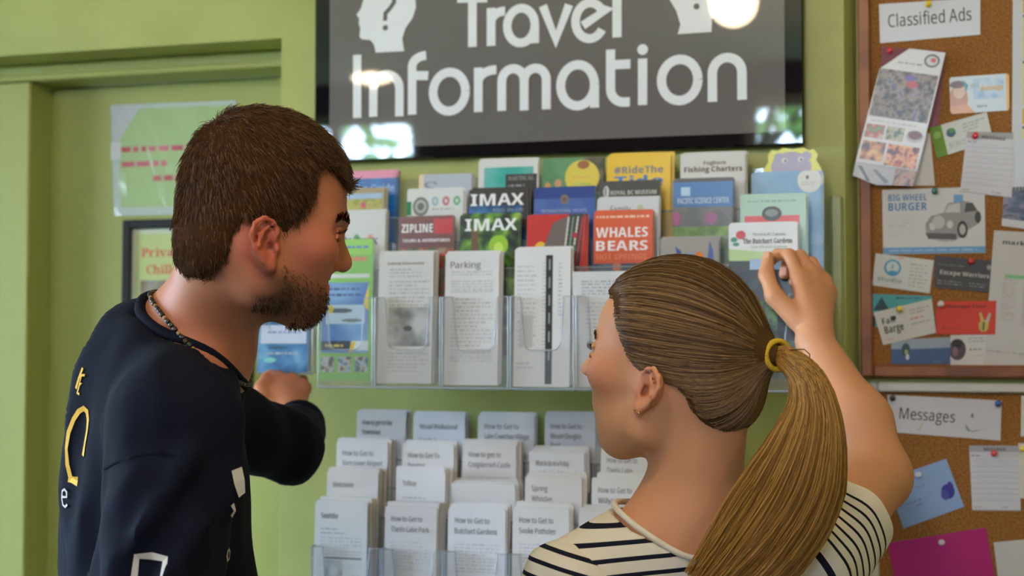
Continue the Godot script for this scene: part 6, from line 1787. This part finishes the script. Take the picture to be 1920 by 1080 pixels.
	sh.cap(nb, sl, 0.056, 0.050, 0.05)
	sh.cap(nb, sr, 0.056, 0.047, 0.05)
	sh.cap(Vector3(-0.1844, 1.3103, 0.6788), Vector3(-0.1612, 1.2284, 0.6795), 0.03, 0.02, 0.06)
	var ax := (hp - nb).normalized()
	ax = (Vector3(-0.2594, 1.4242, 0.7045) - nb).normalized()
	sh.cap(nb + ax * 0.012, nb + ax * 0.2, 0.078, 0.1, 0.006, 1)
	var low := Vector3(-0.2424, 1.2863, 0.6943)
	var rise := Vector3(-0.1845, 1.2983, 0.6784)
	g = Geo.new()
	sh.mesh(g, 0.007, o, null, func(p: Vector3) -> Vector2:
		var s := (p - rise).dot(across)
		return Vector2(0.5, (p.y - low.y - (0.10 * s if s < 0.0 else 0.10 * s + 1.6 * s * s)) / 0.0172 + 0.2))
	var shirt := part("shirt", g.mesh(), cloth, person)
	var slv := func(from: Vector3, to: Vector3, r0: float, r1: float, shift: float, ph: float) -> void:
		# a swept sleeve: domed over the shoulder, open at the cuff, with a turned-in hem
		var d := (to - from).normalized()
		var u := d.cross(Vector3(0.2, 0.3, 1)).normalized()
		var w := d.cross(u)
		var L := (to - from).length()
		var gg := Geo.new()
		var rows := []
		for i in 30:
			var t := i / 29.0
			rows.append([t * (L + r0) - r0 * 0.9, lerpf(r0, r1, t) * (sin(minf(1.0, 0.12 + t * 4.0) * PI / 2)), 0.0])
		rows.append([L + 0.0045, r1 - 0.0015, 0.0]); rows.append([L + 0.004, r1 - 0.005, 1.0]); rows.append([L - 0.04, r1 - 0.009, 1.0])
		var S := 56
		for row in rows:
			for j in S:
				var a := TAU * j / S
				var fold: float = 1.0 + 0.028 * sin(3.0 * a + ph + row[0] * 22.0) + 0.016 * sin(7.0 * a - ph * 2.0 + row[0] * 30.0)
				var rad := u * cos(a) + w * sin(a)
				gg.vert(o * (from + d * row[0] + rad * row[1] * fold), rad * (1.0 if row[2] == 0.0 else -1.0), Vector2(0.5, minf(row[0] / 0.0172 + shift, floorf(L / 0.0172 + shift) + 0.1)))
		for i in rows.size() - 1:
			for j in S:
				var p := i * S + j
				var q := i * S + (j + 1) % S
				gg.tri(p, q, p + S); gg.tri(q, q + S, p + S)
		# smooth normals from the folded surface
		var nn := PackedVector3Array()
		nn.resize(gg.v.size())
		for i in range(0, gg.ix.size(), 3):
			var f := (gg.v[gg.ix[i + 2]] - gg.v[gg.ix[i]]).cross(gg.v[gg.ix[i + 1]] - gg.v[gg.ix[i]])
			for k in 3:
				nn[gg.ix[i + k]] += f
		for i in nn.size():
			gg.n[i] = nn[i].normalized()
		part("sleeve", gg.mesh(), cloth, shirt)
	slv.call(sl, Vector3(-0.4027, 1.1581, 0.7503), 0.0565, 0.064, 0.1, 0.5)
	slv.call(Vector3(-0.1204, 1.2923, 0.6288), Vector3(-0.0872, 1.3284, 0.5324), 0.059, 0.060, 0.5, 2.0)
	# neck band
	var cl := Field.new()
	for i in sh.kind.size() - 1:
		cl.kind.append(sh.kind[i]); cl.a.append(sh.a[i]); cl.b.append(sh.b[i]); cl.ra.append(sh.ra[i]); cl.rb.append(sh.rb[i]); cl.k.append(sh.k[i]); cl.cut.append(sh.cut[i]); cl.inv.append(sh.inv[i])
	var ring := collar(cl, nb + ax * 0.012, ax, 0.080, across, 1.0, 0.16)
	g = Geo.new()
	g.tube(ring.map(func(p: Vector3) -> Vector3: return p - person.position), [0.0038], 8, Color.WHITE, false)
	part("collar", g.mesh(), cream, shirt)
	# ---- hair combed back to the tie
	var tie := Vector3(0, -0.020, -0.124)
	var cap := Field.new()
	cap.egg(Vector3(0, 0.004, -0.004), Vector3(0.0810, 0.0985, 0.1015), 0.02)
	cap.egg(Vector3(0, 0.014, 0.030), Vector3(0.068, 0.066, 0.066), 0.03)
	cap.egg(Vector3(0, -0.060, -0.048), Vector3(0.066, 0.060, 0.058), 0.035)
	cap.cap(Vector3(0, -0.012, -0.080), tie, 0.050, 0.0125, 0.03)
	cap.keep(PackedVector2Array([Vector2(0.12, 0.056), Vector2(0.088, 0.056), Vector2(0.064, 0.050), Vector2(0.050, 0.026), Vector2(0.036, 0.0), Vector2(0.027, -0.024), Vector2(0.017, -0.0385), Vector2(0.0, -0.036), Vector2(-0.019, -0.044), Vector2(-0.035, -0.062), Vector2(-0.045, -0.094), Vector2(-0.060, -0.112), Vector2(-0.078, -0.118), Vector2(-0.16, -0.115), Vector2(-0.16, 0.14), Vector2(0.12, 0.14)]))
	g = Geo.new()
	g.use_c = true
	var tones := [lin(84, 60, 38), lin(104, 76, 48), lin(124, 92, 58), lin(146, 112, 72), lin(94, 66, 40), lin(168, 132, 86)]
	cap.mesh(g, 0.005, o * ht, func(_p: Vector3) -> Color: return tones[0])
	var hm := vcol(0.42, 0.4)
	var hair := part("hair", g.mesh(), vcol(0.9, 0.15), person)
	var rng := RandomNumberGenerator.new()
	rng.seed = 77
	var sg := Geo.new()
	sg.use_c = true
	var line := [Vector2(0.086, 0.058), Vector2(0.064, 0.050), Vector2(0.050, 0.026), Vector2(0.036, 0.0), Vector2(0.027, -0.024), Vector2(0.017, -0.0365), Vector2(0.0, -0.034), Vector2(-0.019, -0.043), Vector2(-0.034, -0.062), Vector2(-0.044, -0.094), Vector2(-0.060, -0.111), Vector2(-0.077, -0.116), Vector2(-0.087, -0.110)]
	var te := tie.normalized()
	for i in 2600:
		# a start somewhere on the hairline, on either side
		var t := rng.randf() * (line.size() - 1.001)
		var w: Vector2 = line[int(t)].lerp(line[int(t) + 1], t - int(t))
		w += (w - Vector2(-0.03, 0.01)).normalized() * rng.randf_range(-0.002, 0.005)
		w += Vector2(rng.randf_range(-0.03, 0.0), 0.0) * (rng.randf() if rng.randf() < 0.5 else 0.0)
		var s := 1.0 if rng.randf() < 0.7 else -1.0
		var top := clampf((t - 0.0) / 1.2, 0.0, 1.0)
		var half := lerpf(rng.randf() * 0.05, 0.062, top)
		if t > 9.5:
			half = lerpf(0.055, 0.0, clampf((t - 9.5) / 2.5, 0.0, 1.0)) * rng.randf_range(0.6, 1.0)
		var from := Vector3(s * half, w.y, w.x).normalized()
		var pts := []
		var wob := rng.randf_range(-0.05, 0.05)
		var lift := rng.randf_range(-0.0012, 0.0016)
		var n := 13
		for k in n:
			var u := float(k) / (n - 1)
			var dv := from.slerp(te, u)
			dv = (dv + Vector3(0, wob * sin(u * PI), 0)).normalized()
			var p := cap.march(dv * 0.15, -dv, 9, 0.12, true) + dv * lift
			if k == 0:
				p *= 0.94
			if u > 0.8:
				p = p.lerp(tie + Vector3(rng.randf_range(-1, 1), rng.randf_range(-1, 1), 0) * 0.006, (u - 0.8) / 0.2)
			pts.append(o * ht * p)
		strand(sg, pts, 0.00055, 0.0005, tones[rng.randi() % 6])
	var st := part("strands", sg.mesh(), hm, hair)
	st.set_meta("kind", "stuff")
	# ponytail: locks that leave the tie, arch out and fall over the shoulder
	sg = Geo.new()
	sg.use_c = true
	var backlit_golds := [lin(150, 106, 48), lin(168, 122, 56), lin(184, 136, 66), lin(136, 94, 42), lin(196, 150, 78), lin(124, 84, 38)]  # brown hair with the backlight painted in as lighter gold tones
	var spine := [ht * tie, Vector3(-0.1369, 1.5339, 0.7313), Vector3(-0.1133, 1.5124, 0.7446), Vector3(-0.1053, 1.4763, 0.7513), Vector3(-0.113, 1.4313, 0.757), Vector3(-0.1302, 1.3855, 0.7548), Vector3(-0.1586, 1.3393, 0.7559), Vector3(-0.1891, 1.3023, 0.7631), Vector3(-0.2147, 1.2758, 0.7641)]
	var wide := [0.0095, 0.016, 0.026, 0.040, 0.052, 0.056, 0.054, 0.046, 0.036]
	var curve := Curve3D.new()
	for i in spine.size():
		var a: Vector3 = spine[maxi(i - 1, 0)]
		var b: Vector3 = spine[mini(i + 1, spine.size() - 1)]
		curve.add_point(spine[i], (a - b) / 6.0, (b - a) / 6.0)
	var L := curve.get_baked_length()
	var deep := Vector3(0.2723, 0, 0.9622)
	for i in 4200:
		var a := rng.randf() * TAU
		var r := sqrt(rng.randf())
		var pts := []
		var stop := rng.randf_range(0.72, 1.0)
		var n := 16
		var ph := rng.randf() * TAU
		for k in n:
			var u := float(k) / (n - 1) * stop
			var c := curve.sample_baked(u * L, true)
			var d := (curve.sample_baked(minf(u * L + 0.01, L), true) - curve.sample_baked(maxf(u * L - 0.01, 0.0), true)).normalized()
			var x := d.cross(deep).normalized()
			var y := x.cross(d)
			var f := u * (wide.size() - 1)
			var ww: float = lerpf(wide[int(f)], wide[mini(int(f) + 1, wide.size() - 1)], f - int(f))
			var q := c + x * cos(a) * r * ww + y * sin(a) * r * ww * 0.45 + x * sin(ph + u * 5.0) * 0.004 * u
			pts.append(o * q)
		strand(sg, pts, 0.00055, 0.0004, backlit_golds[rng.randi() % 6])
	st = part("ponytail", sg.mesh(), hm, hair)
	st.set_meta("kind", "stuff")
	# one loose hair looping over the tail
	sg = Geo.new()
	sg.use_c = true
	sg.tube([o * Vector3(-0.1505, 1.536, 0.7197), o * Vector3(-0.1308, 1.5408, 0.7351), o * Vector3(-0.1145, 1.5415, 0.7409), o * Vector3(-0.109, 1.5363, 0.7391), o * Vector3(-0.1091, 1.5283, 0.7388)], [0.0006], 4, tones[4])
	st = part("stray_hair", sg.mesh(), hm, hair)
	st.set_meta("kind", "stuff")
	# yellow hair tie: a band wound twice
	var ty := base("hair_tie", ht * tie)
	tag(ty, "yellow elastic hair tie round the woman's ponytail", "hair tie")
	var td: Vector3 = (spine[1] - spine[0]).normalized()
	var tx: Vector3 = td.cross(Vector3.UP).normalized()
	var tz: Vector3 = td.cross(tx)
	for j in 2:
		g = Geo.new()
		var rp := []
		for i in 25:
			var a := TAU * i / 24
			rp.append((tx * cos(a) + tz * sin(a)) * (0.0152 + 0.0006 * j) + td * (0.004 * j + 0.001 + 0.002 * sin(a + j)))
		g.tube(rp, [0.0032], 8, Color.WHITE, false)
		part("band", g.mesh(), mat(srgb(206, 168, 40), 0.8), ty)
	# two gold studs in the lobe
	for q in [Vector3(0.0800, -0.087, -0.004), Vector3(0.0815, -0.0885, -0.011)]:
		var er := base("ear_stud", tf * (hf.march(q + Vector3(0.03, 0, 0), Vector3(-1, 0, 0), 40, 0.06)))
		tag(er, "tiny gold ball stud in the woman's ear lobe", "earring", "gold studs in the ear lobe")
		g = Geo.new()
		var pr := []
		for k in 9:
			pr.append(Vector2(maxf(sin(PI * k / 8.0), 0.001) * 0.0017, -cos(PI * k / 8.0) * 0.0017))
		g.lathe(pr, Vector3.ZERO, Vector3.UP, 10)
		var gold := mat(srgb(232, 200, 130), 0.2)
		gold.metallic = 1.0
		part("ball", g.mesh(), gold, er)
	for s in [-1.0, 1.0]:
		eye(person, o * tf, s, lin(60, 80, 100), lin(30, 20, 18), skin, 0.9)
	sg = Geo.new()
	sg.use_c = true
	var fl2 := hf.all()
	for s in [-1.0, 1.0]:
		for i in 160:
			var t := rng.randf()
			var p: Vector3 = Vector3(s * 0.012, -0.026, 0.104).lerp(Vector3(s * 0.050, -0.027, 0.079), t) + Vector3(0, 0.005 * sin(t * PI) + rng.randf_range(-0.0022, 0.0022), 0.004)
			p -= hf.normal(p) * (hf.at(p, fl2) - 0.0005)
			strand(sg, [o * tf * p, o * tf * (p + Vector3(s * 0.005, rng.randf_range(0.0, 0.002), -0.002) + hf.normal(p) * 0.0008)], 0.0005, 0.0002, tones[4])
	st = part("eyebrows", sg.mesh(), hm, person)
	st.set_meta("kind", "stuff")
	g = Geo.new()
	for i in 8:
		var a := (i - 3.5) * 0.0056
		g.box(Vector3(a - 0.0026, -0.1005, 0.0715 - absf(a) * 0.22), Vector3(a + 0.0026, -0.0935, 0.0745 - absf(a) * 0.22), 0.0007)
	var tt := part("teeth", g.mesh(), mat(srgb(226, 218, 204), 0.3), person)
	tt.transform = o * tf
	legs(person, Vector3(-0.253, 0.8373, 0.6382), across, ahead, srgb(62, 72, 96), srgb(120, 110, 100), 0.105)
